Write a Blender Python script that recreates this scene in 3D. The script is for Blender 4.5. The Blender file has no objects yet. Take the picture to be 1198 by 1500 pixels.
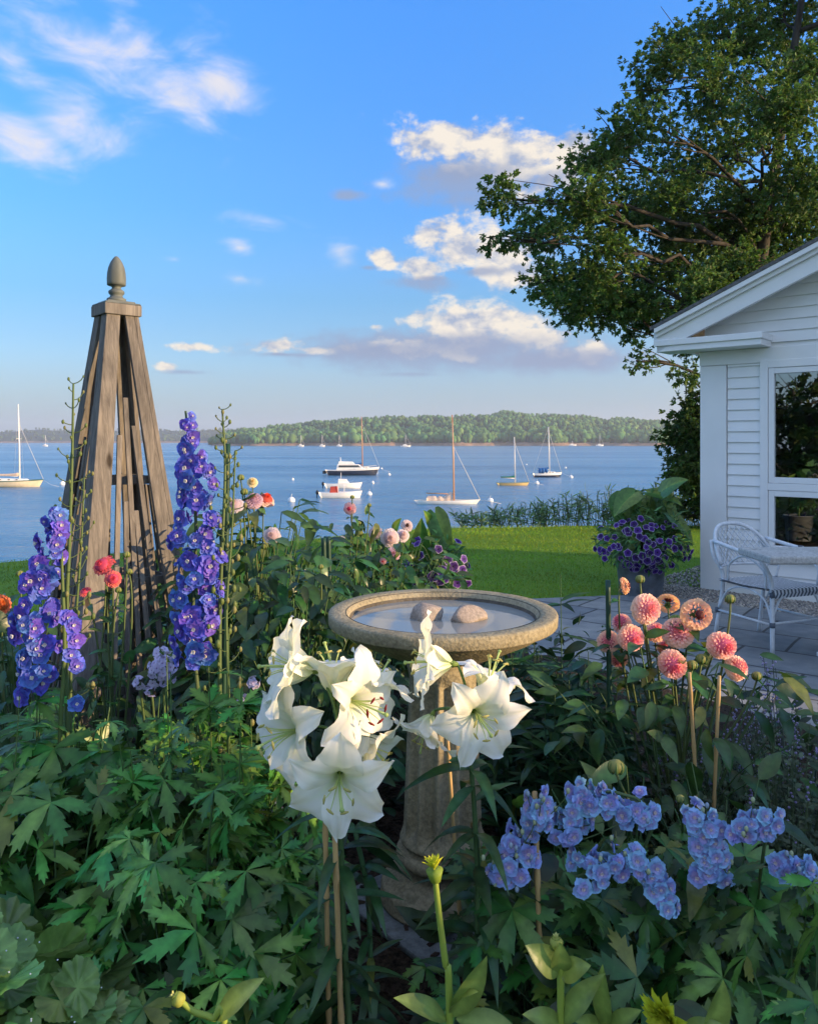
import bpy, math, random
import numpy as np
from mathutils import Vector, Matrix, Euler

R = math.radians
rnd = random.Random(11)
rng = np.random.default_rng(11)
sc = bpy.context.scene
COL = sc.collection

# ------------------------------------------------------------------ camera, sky, sun, exposure
F, CX, HY, CZ = 1150.0, 599.0, 645.0, 1.45        # focal length and horizon of the photograph, eye height
cam_d = bpy.data.cameras.new("camera")
cam = bpy.data.objects.new("camera", cam_d)
COL.objects.link(cam)
cam.location = (0, 0, CZ)
cam.rotation_euler = (R(90), 0, 0)
cam_d.sensor_fit = 'VERTICAL'
cam_d.sensor_height = 36
cam_d.sensor_width = 36
cam_d.lens = 36 * F / 1500
cam_d.shift_y = -(750 - HY) / 1500
cam_d.clip_start = .05
cam_d.clip_end = 12000
sc.camera = cam

SUN_EL = R(10.5)
SX, SY = .954, -.300                                # horizontal direction towards the sun
SUN_STRENGTH, SUN_COL = 5.0, (1.0, .68, .36)
SKY_STRENGTH, EXPOSURE = .082, 0.87

sun_d = bpy.data.lights.new("sun", 'SUN')
sun = bpy.data.objects.new("sun", sun_d)
COL.objects.link(sun)
sun_d.energy = SUN_STRENGTH
sun_d.angle = R(.5)
sun_d.color = SUN_COL
sdir = Vector((SX * math.cos(SUN_EL), SY * math.cos(SUN_EL), math.sin(SUN_EL)))
sun.rotation_euler = sdir.to_track_quat('Z', 'Y').to_euler()
sun.location = (30, -10, 20)

sc.view_settings.view_transform = 'Standard'
sc.view_settings.look = 'None'
sc.view_settings.exposure = EXPOSURE
sc.view_settings.gamma = 1
sc.cycles.use_denoising = True
sc.cycles.max_bounces = 7
sc.cycles.diffuse_bounces = 3
sc.cycles.glossy_bounces = 3
sc.cycles.transmission_bounces = 4
sc.cycles.transparent_max_bounces = 8
sc.cycles.sample_clamp_indirect = 6
sc.cycles.use_adaptive_sampling = True
sc.cycles.adaptive_threshold = .02


def node(nt, typ, ins=None, **props):
    n = nt.nodes.new(typ)
    for k, v in props.items():
        setattr(n, k, v)
    for k, v in (ins or {}).items():
        if isinstance(v, bpy.types.NodeSocket):
            nt.links.new(v, n.inputs[k])
        else:
            n.inputs[k].default_value = v
    return n


def math_(nt, op, a, b=None, c=None, clamp=False):
    n = nt.nodes.new('ShaderNodeMath')
    n.operation = op
    n.use_clamp = clamp
    for i, v in enumerate((a, b, c)):
        if v is None:
            continue
        if isinstance(v, bpy.types.NodeSocket):
            nt.links.new(v, n.inputs[i])
        else:
            n.inputs[i].default_value = v
    return n.outputs[0]


def ramp(nt, fac, stops, interp='LINEAR'):
    n = nt.nodes.new('ShaderNodeValToRGB')
    n.color_ramp.interpolation = interp
    e = n.color_ramp.elements
    while len(e) < len(stops):
        e.new(.5)
    for i, (p, c) in enumerate(stops):
        e[i].position = p
        e[i].color = (c[0], c[1], c[2], 1)
    nt.links.new(fac, n.inputs[0])
    return n.outputs[0]


def mix(nt, fac, a, b, blend='MIX'):
    n = nt.nodes.new('ShaderNodeMix')
    n.data_type = 'RGBA'
    n.blend_type = blend
    for i, v in ((0, fac), (6, a), (7, b)):
        if isinstance(v, bpy.types.NodeSocket):
            nt.links.new(v, n.inputs[i])
        elif i == 0:
            n.inputs[0].default_value = v
        else:
            n.inputs[i].default_value = (v[0], v[1], v[2], 1)
    return n.outputs[2]


def dir_of(px, py):
    x, y, z = (px - CX) / F, 1.0, (HY - py) / F
    return math.atan2(x, y), math.atan2(z, math.hypot(x, y))


def build_world():
    w = bpy.data.worlds.new("World")
    sc.world = w
    w.use_nodes = True
    nt = w.node_tree
    nt.nodes.clear()
    out = nt.nodes.new('ShaderNodeOutputWorld')
    bg = nt.nodes.new('ShaderNodeBackground')
    bg.inputs[1].default_value = SKY_STRENGTH
    sky = nt.nodes.new('ShaderNodeTexSky')
    sky.sky_type = 'NISHITA'
    sky.sun_disc = False
    sky.sun_elevation = SUN_EL
    sky.sun_rotation = math.atan2(SX, SY)
    sky.altitude = 0
    sky.air_density = 1.0
    sky.dust_density = .4
    sky.ozone_density = 2.0
    tc = nt.nodes.new('ShaderNodeTexCoord')
    sep = node(nt, 'ShaderNodeSeparateXYZ', {0: tc.outputs['Generated']})
    az = math_(nt, 'ARCTAN2', sep.outputs[0], sep.outputs[1])
    el = math_(nt, 'ARCSINE', sep.outputs[2])
    skyc = node(nt, 'ShaderNodeHueSaturation', {'Saturation': 1.30, 'Value': 1.75, 'Color': sky.outputs[0]}).outputs[0]
    skyc = mix(nt, 1.0, skyc, (.80, .93, 1.10), 'MULTIPLY')
    # a pale band of moist air low over the bay
    hz = ramp(nt, math_(nt, 'MULTIPLY', el, 2.6, clamp=True), [(0, (1, 1, 1)), (.30, (.45, .45, .45)), (.75, (0, 0, 0))], 'EASE')
    skyc = mix(nt, math_(nt, 'MULTIPLY', hz, .80), skyc, (3.1, 3.9, 5.0))
    grade = ramp(nt, math_(nt, 'MULTIPLY', el, 1.6, clamp=True), [(0, (.375, .39, .44)), (.12, (.375, .38, .44)), (.283, (.335, .42, .475)), (.53, (.545, .575, .66)), (.80, (.65, .71, .84)), (1, (.62, .68, .80))])
    skyc = mix(nt, 1.0, mix(nt, 1.0, skyc, grade, 'MULTIPLY'), (2, 2, 2), 'MULTIPLY')
    v2 = node(nt, 'ShaderNodeCombineXYZ', {0: az, 1: el}).outputs[0]
    nv = node(nt, 'ShaderNodeMapping', {0: v2, 'Scale': (1, 1.55, 1)}).outputs[0]
    n1 = node(nt, 'ShaderNodeTexNoise', {'Vector': nv, 'Scale': 20.0, 'Detail': 10.0, 'Roughness': .62, 'Distortion': .15}).outputs[0]
    nvs = node(nt, 'ShaderNodeMapping', {0: nv, 'Location': (-.012, -.016, 0)}).outputs[0]
    n2 = node(nt, 'ShaderNodeTexNoise', {'Vector': nvs, 'Scale': 20.0, 'Detail': 5.0, 'Roughness': .55, 'Distortion': .15}).outputs[0]
    nw = node(nt, 'ShaderNodeMapping', {0: v2, 'Rotation': (0, 0, R(25)), 'Scale': (1, 2.2, 1)}).outputs[0]
    n3 = node(nt, 'ShaderNodeTexNoise', {'Vector': nw, 'Scale': 9.0, 'Detail': 8.0, 'Roughness': .6, 'Distortion': .6}).outputs[0]

    def field(blobs):
        cur = None
        for (px, py, rx, ry, rot, wgt) in blobs:
            a, e = dir_of(px, py)
            m = node(nt, 'ShaderNodeMapping', {0: v2, 'Location': (a, e, 0), 'Rotation': (0, 0, R(rot)), 'Scale': (rx / F, ry / F, 1)}, vector_type='TEXTURE')
            ln = node(nt, 'ShaderNodeVectorMath', {0: m.outputs[0]}, operation='LENGTH').outputs['Value']
            v = math_(nt, 'SUBTRACT', wgt, ln)
            cur = v if cur is None else math_(nt, 'SMOOTH_MAX', cur, v, .25)
        return cur
    wisps = field([(150, 95, 200, 85, -24, 1.0), (235, 125, 150, 62, -25, 1.0), (320, 115, 80, 62, -25, 1.05), (120, 185, 110, 42, -20, 1.0),
                   (25, 205, 105, 46, -22, 1.05), (60, 30, 170, 40, -25, .9), (390, 325, 95, 20, -6, .95), (350, 363, 34, 20, 0, .95), (20, 90, 90, 40, -20, .9),
                   (350, 408, 50, 20, -8, .9), (175, 30, 50, 50, 20, .9), (500, 372, 36, 34, -20, 1.0), (255, 380, 26, 9, 0, .8), (560, 270, 40, 14, 0, .8)])
    puffs = field([(640, 208, 95, 32, -8, 1.05), (730, 222, 130, 42, -4, 1.05), (845, 208, 40, 30, 0, 1.0), (800, 250, 120, 45, 0, .9),
                   (556, 377, 30, 18, -25, 1.0), (618, 393, 42, 19, -10, 1.05), (690, 362, 84, 44, -12, 1.15), (740, 392, 76, 40, 0, 1.05), (628, 345, 22, 18, 0, .9),
                   (690, 474, 100, 34, -3, 1.2), (770, 495, 85, 24, -8, 1.0), (860, 515, 70, 20, -5, .9), (640, 510, 170, 24, 0, .8),
                   (410, 506, 44, 15, 0, 1.0), (462, 514, 36, 9, 0, .9), (280, 509, 52, 10, 0, 1.0), (243, 538, 22, 10, 0, 1.0), (552, 479, 16, 9, 0, .95)])
    grey = field([(700, 262, 170, 60, 0, 1.0), (510, 287, 45, 13, 0, .9), (640, 512, 260, 38, 0, 1.2), (820, 525, 180, 30, 0, 1.1),
                  (620, 415, 90, 22, 0, .8), (440, 520, 110, 9, 0, .8), (270, 545, 70, 7, 0, .8), (600, 548, 120, 10, 0, .7), (770, 300, 120, 60, 0, .6)])

    def dens(f, n, amp, lo, hi):
        s = math_(nt, 'MULTIPLY_ADD', math_(nt, 'SUBTRACT', n, .5), amp, f)
        return node(nt, 'ShaderNodeMapRange', {'Value': s, 'From Min': lo, 'From Max': hi}, interpolation_type='SMOOTHSTEP').outputs[0]
    under = field([(690, 252, 120, 24, 0, .9), (800, 262, 80, 24, 0, .8), (690, 507, 150, 24, 0, 1.1), (810, 526, 140, 20, 0, 1.05), (580, 514, 150, 18, 0, 1.0), (630, 408, 46, 9, 0, .8), (705, 398, 60, 12, 0, .9), (410, 519, 40, 5, 0, .8), (540, 392, 30, 8, 0, .7)])
    du = dens(under, n1, 1.1, .05, .75)
    dw = dens(wisps, n3, 2.6, .12, 1.35)
    dp = dens(puffs, n1, 2.6, .08, .66)
    dg = dens(grey, n1, 1.4, .05, .80)
    relief = math_(nt, 'MULTIPLY_ADD', math_(nt, 'SUBTRACT', n1, n2), 4.5, .62, clamp=True)
    k = 1.0 / SKY_STRENGTH / (2 ** EXPOSURE)
    lit = (1.0 * k, .90 * k, .76 * k)
    shd = (.40 * k, .47 * k, .64 * k)
    cloud = mix(nt, relief, shd, lit)
    wcol = mix(nt, dw, (.62 * k, .74 * k, .95 * k), (.92 * k, .86 * k, .84 * k))
    c = mix(nt, math_(nt, 'MULTIPLY', dg, .85), skyc, (.31 * k, .40 * k, .60 * k))
    c = mix(nt, math_(nt, 'MULTIPLY', dw, .88), c, wcol)
    c = mix(nt, math_(nt, 'MULTIPLY', dp, .95), c, cloud)
    c = mix(nt, math_(nt, 'MULTIPLY', du, .82), c, (.31 * k, .385 * k, .57 * k))
    # bright broken cloud added out of view, overhead and behind, to fill the shade
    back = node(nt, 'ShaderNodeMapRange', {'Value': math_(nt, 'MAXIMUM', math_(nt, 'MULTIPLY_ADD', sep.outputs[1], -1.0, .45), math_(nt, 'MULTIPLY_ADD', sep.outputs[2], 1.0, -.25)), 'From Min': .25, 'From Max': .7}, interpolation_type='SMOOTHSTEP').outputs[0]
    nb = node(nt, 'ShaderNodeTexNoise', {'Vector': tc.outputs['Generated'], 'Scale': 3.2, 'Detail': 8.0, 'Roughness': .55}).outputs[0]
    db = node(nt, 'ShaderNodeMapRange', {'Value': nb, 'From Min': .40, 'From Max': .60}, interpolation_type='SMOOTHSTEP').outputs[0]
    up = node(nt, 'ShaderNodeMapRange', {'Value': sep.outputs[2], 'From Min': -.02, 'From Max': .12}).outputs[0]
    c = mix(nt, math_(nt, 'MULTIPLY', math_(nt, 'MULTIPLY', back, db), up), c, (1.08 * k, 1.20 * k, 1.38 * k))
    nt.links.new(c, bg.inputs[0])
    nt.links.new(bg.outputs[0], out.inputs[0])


build_world()

# ------------------------------------------------------------------ helpers: points, meshes, objects


def P(px, py, Y):
    """the point seen at pixel (px, py) of the photograph, Y metres in front of the camera"""
    return np.array(((px - CX) / F * Y, Y, CZ - (py - HY) / F * Y))


def nrm(v):
    v = np.asarray(v, float)
    return v / np.maximum(np.linalg.norm(v, axis=-1, keepdims=True), 1e-9)


def group_faces(faces):
    d = {}
    for f in faces:
        d.setdefault(len(f), []).append(f)
    return [np.array(a, int) for a in d.values()]


class MB:
    """collects pieces of ONE mesh; vertex colours are the real colours of leaf and petal"""

    def __init__(s):
        s.v, s.c, s.f, s.m, s.n = [], [], [], [], 0

    def add(s, v, f, col=(1, 1, 1), m=0):
        v = np.asarray(v, float).reshape(-1, 3)
        if isinstance(f, list) and len(f) and not isinstance(f[0], np.ndarray):
            f = group_faces(f)
        s.v.append(v)
        s.c.append(np.broadcast_to(np.asarray(col, float), (len(v), 3)))
        for a in f:
            s.f.append(a + s.n)
            s.m.append(np.full(len(a), m, int))
        s.n += len(v)

    def inst(s, t, pos, X, Y, Z, scale, tint=None, m=0):
        """copies of template t = (verts, faces, colours) at frames (X, Y, Z)"""
        tv, tf, tcol = t
        N = len(pos)
        if N == 0:
            return
        scale = np.broadcast_to(np.asarray(scale, float), (N,))
        M = np.stack([X, Y, Z], 2) * scale[:, None, None]
        v = np.einsum('nij,kj->nki', M, tv) + pos[:, None, :]
        c = np.broadcast_to(tcol, (N, len(tv), 3))
        if tint is not None:
            c = c * np.asarray(tint)[:, None, :]
        off = np.arange(N)[:, None, None] * len(tv)
        s.v.append(v.reshape(-1, 3))
        s.c.append(c.reshape(-1, 3))
        for a in tf:
            b = (a[None] + off).reshape(-1, a.shape[1]) + s.n
            s.f.append(b)
            s.m.append(np.full(len(b), m, int))
        s.n += N * len(tv)

    def build(s, name, mats, parent=None, smooth=True, origin=None, bevel=0, kind=None):
        me = bpy.data.meshes.new(name)
        v = np.concatenate(s.v) if s.v else np.zeros((0, 3))
        c = np.concatenate(s.c) if s.c else np.zeros((0, 3))
        o = np.zeros(3) if origin is None else np.asarray(origin, float)
        v = v - o
        me.vertices.add(len(v))
        me.vertices.foreach_set('co', v.astype(np.float32).ravel())
        loops = np.concatenate([a.ravel() for a in s.f])
        tot = np.concatenate([np.full(len(a), a.shape[1], int) for a in s.f])
        st = np.concatenate([[0], np.cumsum(tot)[:-1]])
        me.loops.add(len(loops))
        me.loops.foreach_set('vertex_index', loops.astype(np.int32))
        me.polygons.add(len(tot))
        me.polygons.foreach_set('loop_start', st.astype(np.int32))
        me.polygons.foreach_set('material_index', np.concatenate(s.m).astype(np.int32))
        me.polygons.foreach_set('use_smooth', np.full(len(tot), bool(smooth)))
        at = me.attributes.new('col', 'FLOAT_COLOR', 'POINT')
        at.data.foreach_set('color', np.concatenate([c, np.ones((len(c), 1))], 1).astype(np.float32).ravel())
        me.update(calc_edges=True)
        me.validate()
        for mt in (mats if isinstance(mats, (list, tuple)) else [mats]):
            me.materials.append(mt)
        ob = bpy.data.objects.new(name, me)
        COL.objects.link(ob)
        if parent is not None:
            ob.parent = parent
        elif origin is not None:
            ob.location = o
        if bevel:
            b = ob.modifiers.new("bevel", 'BEVEL')
            b.width = bevel
            b.segments = 2
            b.limit_method = 'ANGLE'
            b.angle_limit = R(40)
        if kind:
            ob['kind'] = kind
        return ob


def tag(o, label, cat, group=None):
    o['label'] = label
    o['category'] = cat
    if group:
        o['group'] = group
    return o


def thing(name, label, cat, loc=(0, 0, 0), rz=0, group=None):
    o = bpy.data.objects.new(name, None)
    o.empty_display_size = .1
    COL.objects.link(o)
    o.location = tuple(float(q) for q in loc)
    o.rotation_euler = (0, 0, rz)
    return tag(o, label, cat, group)


def sub(mesh_ob, name, parent, loc, rot, s):
    """a copy of a part sharing its mesh, with copies of its sub-parts"""
    c = mesh_ob.copy()
    c.name = name
    COL.objects.link(c)
    c.parent = parent
    c.location = loc
    c.rotation_euler = rot
    c.scale = (s, s, s) if not isinstance(s, tuple) else s
    for ch in mesh_ob.children:
        d = ch.copy()
        COL.objects.link(d)
        d.parent = c
    return c


def face_rot(axis, spin=0.0):
    """Euler that turns +Z to axis, spun about it"""
    q = Vector(tuple(float(a) for a in axis)).to_track_quat('Z', 'Y')
    return (q.to_matrix() @ Matrix.Rotation(spin, 3, 'Z')).to_euler()


def tube(mb, pts, rad, n=6, col=(1, 1, 1), m=0, caps=True):
    pts = np.asarray(pts, float)
    k = len(pts)
    rad = np.broadcast_to(np.asarray(rad, float), (k,))
    tg = nrm(np.gradient(pts, axis=0))
    ref = np.array((1., 0, 0)) if abs(tg[0][0]) < .9 else np.array((0, 1., 0))
    a = nrm(np.cross(tg[0], ref))
    ang = np.arange(n) / n * 2 * math.pi
    rows = []
    for i in range(k):
        a = nrm(a - tg[i] * np.dot(a, tg[i]))
        b = np.cross(tg[i], a)
        rows.append(pts[i] + rad[i] * (np.cos(ang)[:, None] * a + np.sin(ang)[:, None] * b))
    v = np.concatenate(rows)
    i = np.arange(k - 1)[:, None] * n
    j = np.arange(n)[None]
    j2 = (j + 1) % n
    f = [np.stack([i + j, i + j2, i + n + j2, i + n + j], -1).reshape(-1, 4)]
    if caps:
        f.append(np.arange(n)[None, ::-1])
        f.append((np.arange(n) + (k - 1) * n)[None])
    c = np.asarray(col, float)
    if c.ndim == 2:
        c = np.repeat(c, n, 0)
    mb.add(v, f, c, m)


def bez(a, b, c, n=8):
    t = np.linspace(0, 1, n)[:, None]
    a, b, c = (np.asarray(q, float) for q in (a, b, c))
    return (1 - t) ** 2 * a + 2 * t * (1 - t) * b + t * t * c


def spline(pts, n=24):
    """Catmull-Rom through the points"""
    p = np.asarray(pts, float)
    p = np.vstack([2 * p[0] - p[1], p, 2 * p[-1] - p[-2]])
    out = []
    seg = len(p) - 3
    for u in np.linspace(0, seg - 1e-6, n):
        i = int(u)
        t = u - i
        a, b, c, d = p[i:i + 4]
        out.append(.5 * (2 * b + (c - a) * t + (2 * a - 5 * b + 4 * c - d) * t * t + (3 * b - a - 3 * c + d) * t ** 3))
    return np.array(out)


def lathe(mb, prof, n=48, c=(0, 0, 0), col=(1, 1, 1), m=0, mod=None, cap=True):
    prof = np.asarray(prof, float)
    ang = np.arange(n) / n * 2 * math.pi
    k = len(prof)
    r = prof[:, 0][:, None] * np.ones(n)
    if mod is not None:
        r = r * mod(ang, prof[:, 1])
    v = np.stack([r * np.cos(ang), r * np.sin(ang), prof[:, 1][:, None] * np.ones(n)], -1).reshape(-1, 3) + np.asarray(c, float)
    i = np.arange(k - 1)[:, None] * n
    j = np.arange(n)[None]
    j2 = (j + 1) % n
    f = [np.stack([i + j, i + j2, i + n + j2, i + n + j], -1).reshape(-1, 4)]
    if cap:
        f.append(np.arange(n)[None, ::-1])
        f.append((np.arange(n) + (k - 1) * n)[None])
    mb.add(v, f, col, m)


BOXF = [(0, 3, 2, 1), (4, 5, 6, 7), (0, 1, 5, 4), (1, 2, 6, 5), (2, 3, 7, 6), (3, 0, 4, 7)]


def box(mb, lo, hi, col=(1, 1, 1), m=0):
    x0, y0, z0 = lo
    x1, y1, z1 = hi
    mb.add([(x0, y0, z0), (x1, y0, z0), (x1, y1, z0), (x0, y1, z0), (x0, y0, z1), (x1, y0, z1), (x1, y1, z1), (x0, y1, z1)], BOXF, col, m)


def hexa(mb, bottom4, top4, col=(1, 1, 1), m=0):
    mb.add(np.vstack([bottom4, top4]), BOXF, col, m)


def prism(mb, poly, y0, y1, col=(1, 1, 1), m=0):
    """polygon in x-z pushed along y"""
    n = len(poly)
    v = [(x, y0, z) for x, z in poly] + [(x, y1, z) for x, z in poly]
    f = [tuple(range(n)), tuple(range(2 * n - 1, n - 1, -1))]
    f += [(i, i + n, (i + 1) % n + n, (i + 1) % n) for i in range(n)]
    mb.add(v, f, col, m)


def ellipsoid(mb, c, r, n=12, k=7, col=(1, 1, 1), m=0, jit=0, seed=0):
    g = np.random.default_rng(seed)
    th = np.linspace(.12, math.pi - .12, k)
    ang = np.arange(n) / n * 2 * math.pi
    v = np.stack([np.sin(th)[:, None] * np.cos(ang), np.sin(th)[:, None] * np.sin(ang), np.cos(th)[:, None] * np.ones(n)], -1)
    if jit:
        v = v * (1 + jit * g.normal(size=v.shape[:2]))[..., None]
    v = v.reshape(-1, 3) * np.asarray(r) + np.asarray(c)
    i = np.arange(k - 1)[:, None] * n
    j = np.arange(n)[None]
    j2 = (j + 1) % n
    f = [np.stack([i + j, i + n + j, i + n + j2, i + j2], -1).reshape(-1, 4), np.arange(n)[None], (np.arange(n) + (k - 1) * n)[None, ::-1]]
    mb.add(v, f, col, m)


# ------------------------------------------------------------------ materials


def new_mat(name):
    m = bpy.data.materials.new(name)
    m.use_nodes = True
    nt = m.node_tree
    b = nt.nodes['Principled BSDF']
    return m, nt, b


def mat_attr(name, rough=.5, transl=.3, var=.35, spec=.35, tint=(1, 1, 1), objvar=0.0, noise=0.0, bump=0.0, aged=0.0):
    """leaf and petal material: own colour from the mesh, varied leaf by leaf"""
    m, nt, b = new_mat(name)
    at = node(nt, 'ShaderNodeAttribute', attribute_name='col').outputs[0]
    geo = nt.nodes.new('ShaderNodeNewGeometry')
    val = node(nt, 'ShaderNodeMapRange', {'Value': geo.outputs['Random Per Island'], 'To Min': 1 - var, 'To Max': 1 + var}).outputs[0]
    hue = node(nt, 'ShaderNodeMapRange', {'Value': math_(nt, 'FRACT', math_(nt, 'MULTIPLY', geo.outputs['Random Per Island'], 17.3)), 'To Min': .5 - .035 * var / .35, 'To Max': .5 + .02 * var / .35}).outputs[0]
    if objvar:
        oi = nt.nodes.new('ShaderNodeObjectInfo')
        hue = math_(nt, 'MULTIPLY_ADD', math_(nt, 'SUBTRACT', oi.outputs['Random'], .5), objvar, hue)
    c = node(nt, 'ShaderNodeHueSaturation', {'Hue': hue, 'Value': val, 'Color': at}).outputs[0]
    if aged:                                             # a few leaves turning yellow
        old = math_(nt, 'GREATER_THAN', math_(nt, 'FRACT', math_(nt, 'MULTIPLY', geo.outputs['Random Per Island'], 91.7)), 1 - aged)
        c = mix(nt, math_(nt, 'MULTIPLY', old, .7), c, (.21, .21, .035))
    if noise:
        tc = nt.nodes.new('ShaderNodeTexCoord')
        nz = node(nt, 'ShaderNodeTexNoise', {'Vector': tc.outputs['Object'], 'Scale': noise, 'Detail': 4.0}).outputs[0]
        c = mix(nt, 1.0, c, ramp(nt, nz, [(.3, (.62, .66, .6)), (.7, (1.25, 1.2, 1.2))]), 'MULTIPLY')
        if bump:
            bp = node(nt, 'ShaderNodeBump', {'Strength': bump, 'Distance': .004, 'Height': nz})
            nt.links.new(bp.outputs[0], b.inputs['Normal'])
    if tint != (1, 1, 1):
        c = mix(nt, 1.0, c, tint, 'MULTIPLY')
    nt.links.new(c, b.inputs['Base Color'])
    b.inputs['Roughness'].default_value = rough
    b.inputs['Specular IOR Level'].default_value = spec
    if transl:
        tr = node(nt, 'ShaderNodeBsdfTranslucent', {'Color': mix(nt, 1.0, c, (1.25, 1.25, .75), 'MULTIPLY')})
        mx = node(nt, 'ShaderNodeMixShader', {0: transl, 1: b.outputs[0], 2: tr.outputs[0]})
        nt.links.new(mx.outputs[0], nt.nodes['Material Output'].inputs[0])
    return m


def mat_plain(name, col, rough=.5, spec=.5, metal=0, nscale=0, namp=.15, bump=0, stretch=(1, 1, 1), coords='Object', bdist=.01, detail=6.0, col2=None):
    m, nt, b = new_mat(name)
    b.inputs['Base Color'].default_value = (*col, 1)
    b.inputs['Roughness'].default_value = rough
    b.inputs['Specular IOR Level'].default_value = spec
    b.inputs['Metallic'].default_value = metal
    if nscale:
        tc = nt.nodes.new('ShaderNodeTexCoord')
        mp = node(nt, 'ShaderNodeMapping', {0: tc.outputs[coords], 'Scale': stretch})
        nz = node(nt, 'ShaderNodeTexNoise', {'Vector': mp.outputs[0], 'Scale': nscale, 'Detail': detail, 'Roughness': .6})
        lo = tuple(max(0, q * (1 - namp)) for q in col)
        hi = tuple(q * (1 + namp) for q in (col2 or col))
        nt.links.new(ramp(nt, nz.outputs[0], [(.32, lo), (.68, hi)]), b.inputs['Base Color'])
        if bump:
            bp = node(nt, 'ShaderNodeBump', {'Strength': bump, 'Distance': bdist, 'Height': nz.outputs[0]})
            nt.links.new(bp.outputs[0], b.inputs['Normal'])
    return m


M = {}
M['leaf'] = mat_attr('leaf', .36, .30, .48, .5, noise=38, bump=.5, aged=.05)
M['leaf_small'] = mat_attr('leaf_small', .5, .3, .45, .3)
M['oak_leaf'] = mat_attr('oak_leaf', .5, .38, .4, .3)
M['stem'] = mat_attr('stem', .55, .0, .2, .3)
M['petal'] = mat_attr('petal', .55, .35, .12, .25)
M['petal_blue'] = mat_attr('petal_blue', .5, .3, .22, .3, objvar=.05)
M['lily'] = mat_attr('lily', .5, .36, .04, .25)
M['far_leaf'] = mat_attr('far_leaf', .8, 0, .28, .1)
M['grass'] = mat_attr('grass', .5, .3, .35, .3)
M['bark'] = mat_plain('bark', (.045, .040, .036), .85, .2, nscale=9, namp=.5, bump=.6, stretch=(1, 1, .25))
M['white_paint'] = mat_plain('white_paint', (.80, .80, .79), .45, .4, nscale=5, namp=.025, bump=.05, bdist=.004)
M['white_gel'] = mat_plain('white_gelcoat', (.78, .77, .73), .3, .5, nscale=.7, namp=.06)
M['navy'] = mat_plain('navy_gelcoat', (.02, .03, .06), .3, .5, nscale=.7, namp=.2)
M['dark_green'] = mat_plain('dark_green_paint', (.03, .10, .06), .4, .5, nscale=.7, namp=.2)
M['varnish'] = mat_plain('varnished_spar', (.45, .22, .09), .35, .5, nscale=2, namp=.2, stretch=(1, 1, .1))
M['ochre'] = mat_plain('ochre_paint', (.52, .38, .16), .4, .5, nscale=.9, namp=.1)
M['cream'] = mat_plain('cream_deck', (.62, .54, .38), .5, .4, nscale=2, namp=.1)
M['canvas'] = mat_plain('pale_canvas', (.62, .48, .38), .8, .2, nscale=6, namp=.15, bump=.5, bdist=.05)
M['blue_canvas'] = mat_plain('blue_canvas', (.03, .13, .34), .8, .2, nscale=6, namp=.2)
M['green_canvas'] = mat_plain('green_canvas', (.02, .16, .11), .8, .2, nscale=6, namp=.2)
M['alloy'] = mat_plain('alloy_mast', (.75, .72, .66), .35, .5, nscale=2, namp=.08)
M['wire'] = mat_plain('wire', (.65, .62, .56), .4, .5, nscale=2, namp=.1)
M['tinted'] = mat_plain('tinted_glass', (.02, .025, .03), .08, .6)
M['red_canvas'] = mat_plain('red_canvas', (.45, .06, .04), .7, .3, nscale=6, namp=.2)
M['dark'] = mat_plain('dark_rubber', (.02, .02, .022), .6, .3, nscale=4, namp=.2)


def wood_mat(name, c1, c2, c3):
    m, nt, b = new_mat(name)
    tc = nt.nodes.new('ShaderNodeTexCoord')
    mp = node(nt, 'ShaderNodeMapping', {0: tc.outputs['Object'], 'Scale': (26, 26, 1.3)})
    g = node(nt, 'ShaderNodeTexNoise', {'Vector': mp.outputs[0], 'Scale': 3.0, 'Detail': 9.0, 'Roughness': .65, 'Distortion': .4}).outputs[0]
    big = node(nt, 'ShaderNodeTexNoise', {'Vector': tc.outputs['Object'], 'Scale': 4.5, 'Detail': 4.0}).outputs[0]
    geo = nt.nodes.new('ShaderNodeNewGeometry')
    oi = nt.nodes.new('ShaderNodeObjectInfo')
    c = ramp(nt, g, [(.25, c1), (.5, c2), (.78, c3)])
    c = mix(nt, 1.0, c, ramp(nt, big, [(.3, (.72, .72, .74)), (.7, (1.15, 1.12, 1.08))]), 'MULTIPLY')
    vv = node(nt, 'ShaderNodeMapRange', {'Value': oi.outputs['Random'], 'To Min': .8, 'To Max': 1.15}).outputs[0]
    c = node(nt, 'ShaderNodeHueSaturation', {'Value': vv, 'Color': c}).outputs[0]
    vor = node(nt, 'ShaderNodeTexVoronoi', {'Vector': node(nt, 'ShaderNodeMapping', {0: tc.outputs['Object'], 'Scale': (9, 9, 3)}).outputs[0], 'Scale': 1.0}).outputs[0]
    knot = ramp(nt, vor, [(.06, (.25, .22, .2)), (.13, (1, 1, 1))])
    c = mix(nt, 1.0, c, knot, 'MULTIPLY')
    nt.links.new(c, b.inputs['Base Color'])
    b.inputs['Roughness'].default_value = .8
    b.inputs['Specular IOR Level'].default_value = .2
    bp = node(nt, 'ShaderNodeBump', {'Strength': .5, 'Distance': .004, 'Height': g})
    nt.links.new(bp.outputs[0], b.inputs['Normal'])
    return m


M['old_wood'] = wood_mat('weathered_wood', (.070, .064, .060), (.150, .140, .128), (.26, .24, .215))
M['grey_finial'] = mat_plain('grey_painted_wood', (.12, .135, .125), .6, .3, nscale=16, namp=.3, bump=.3, stretch=(1, 1, .3), bdist=.003)
M['bamboo'] = mat_plain('bamboo', (.42, .28, .12), .5, .4, nscale=14, namp=.35, stretch=(1, 1, .3))
M['green_stake'] = mat_plain('green_stake_paint', (.012, .05, .03), .5, .4, nscale=14, namp=.3)


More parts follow.
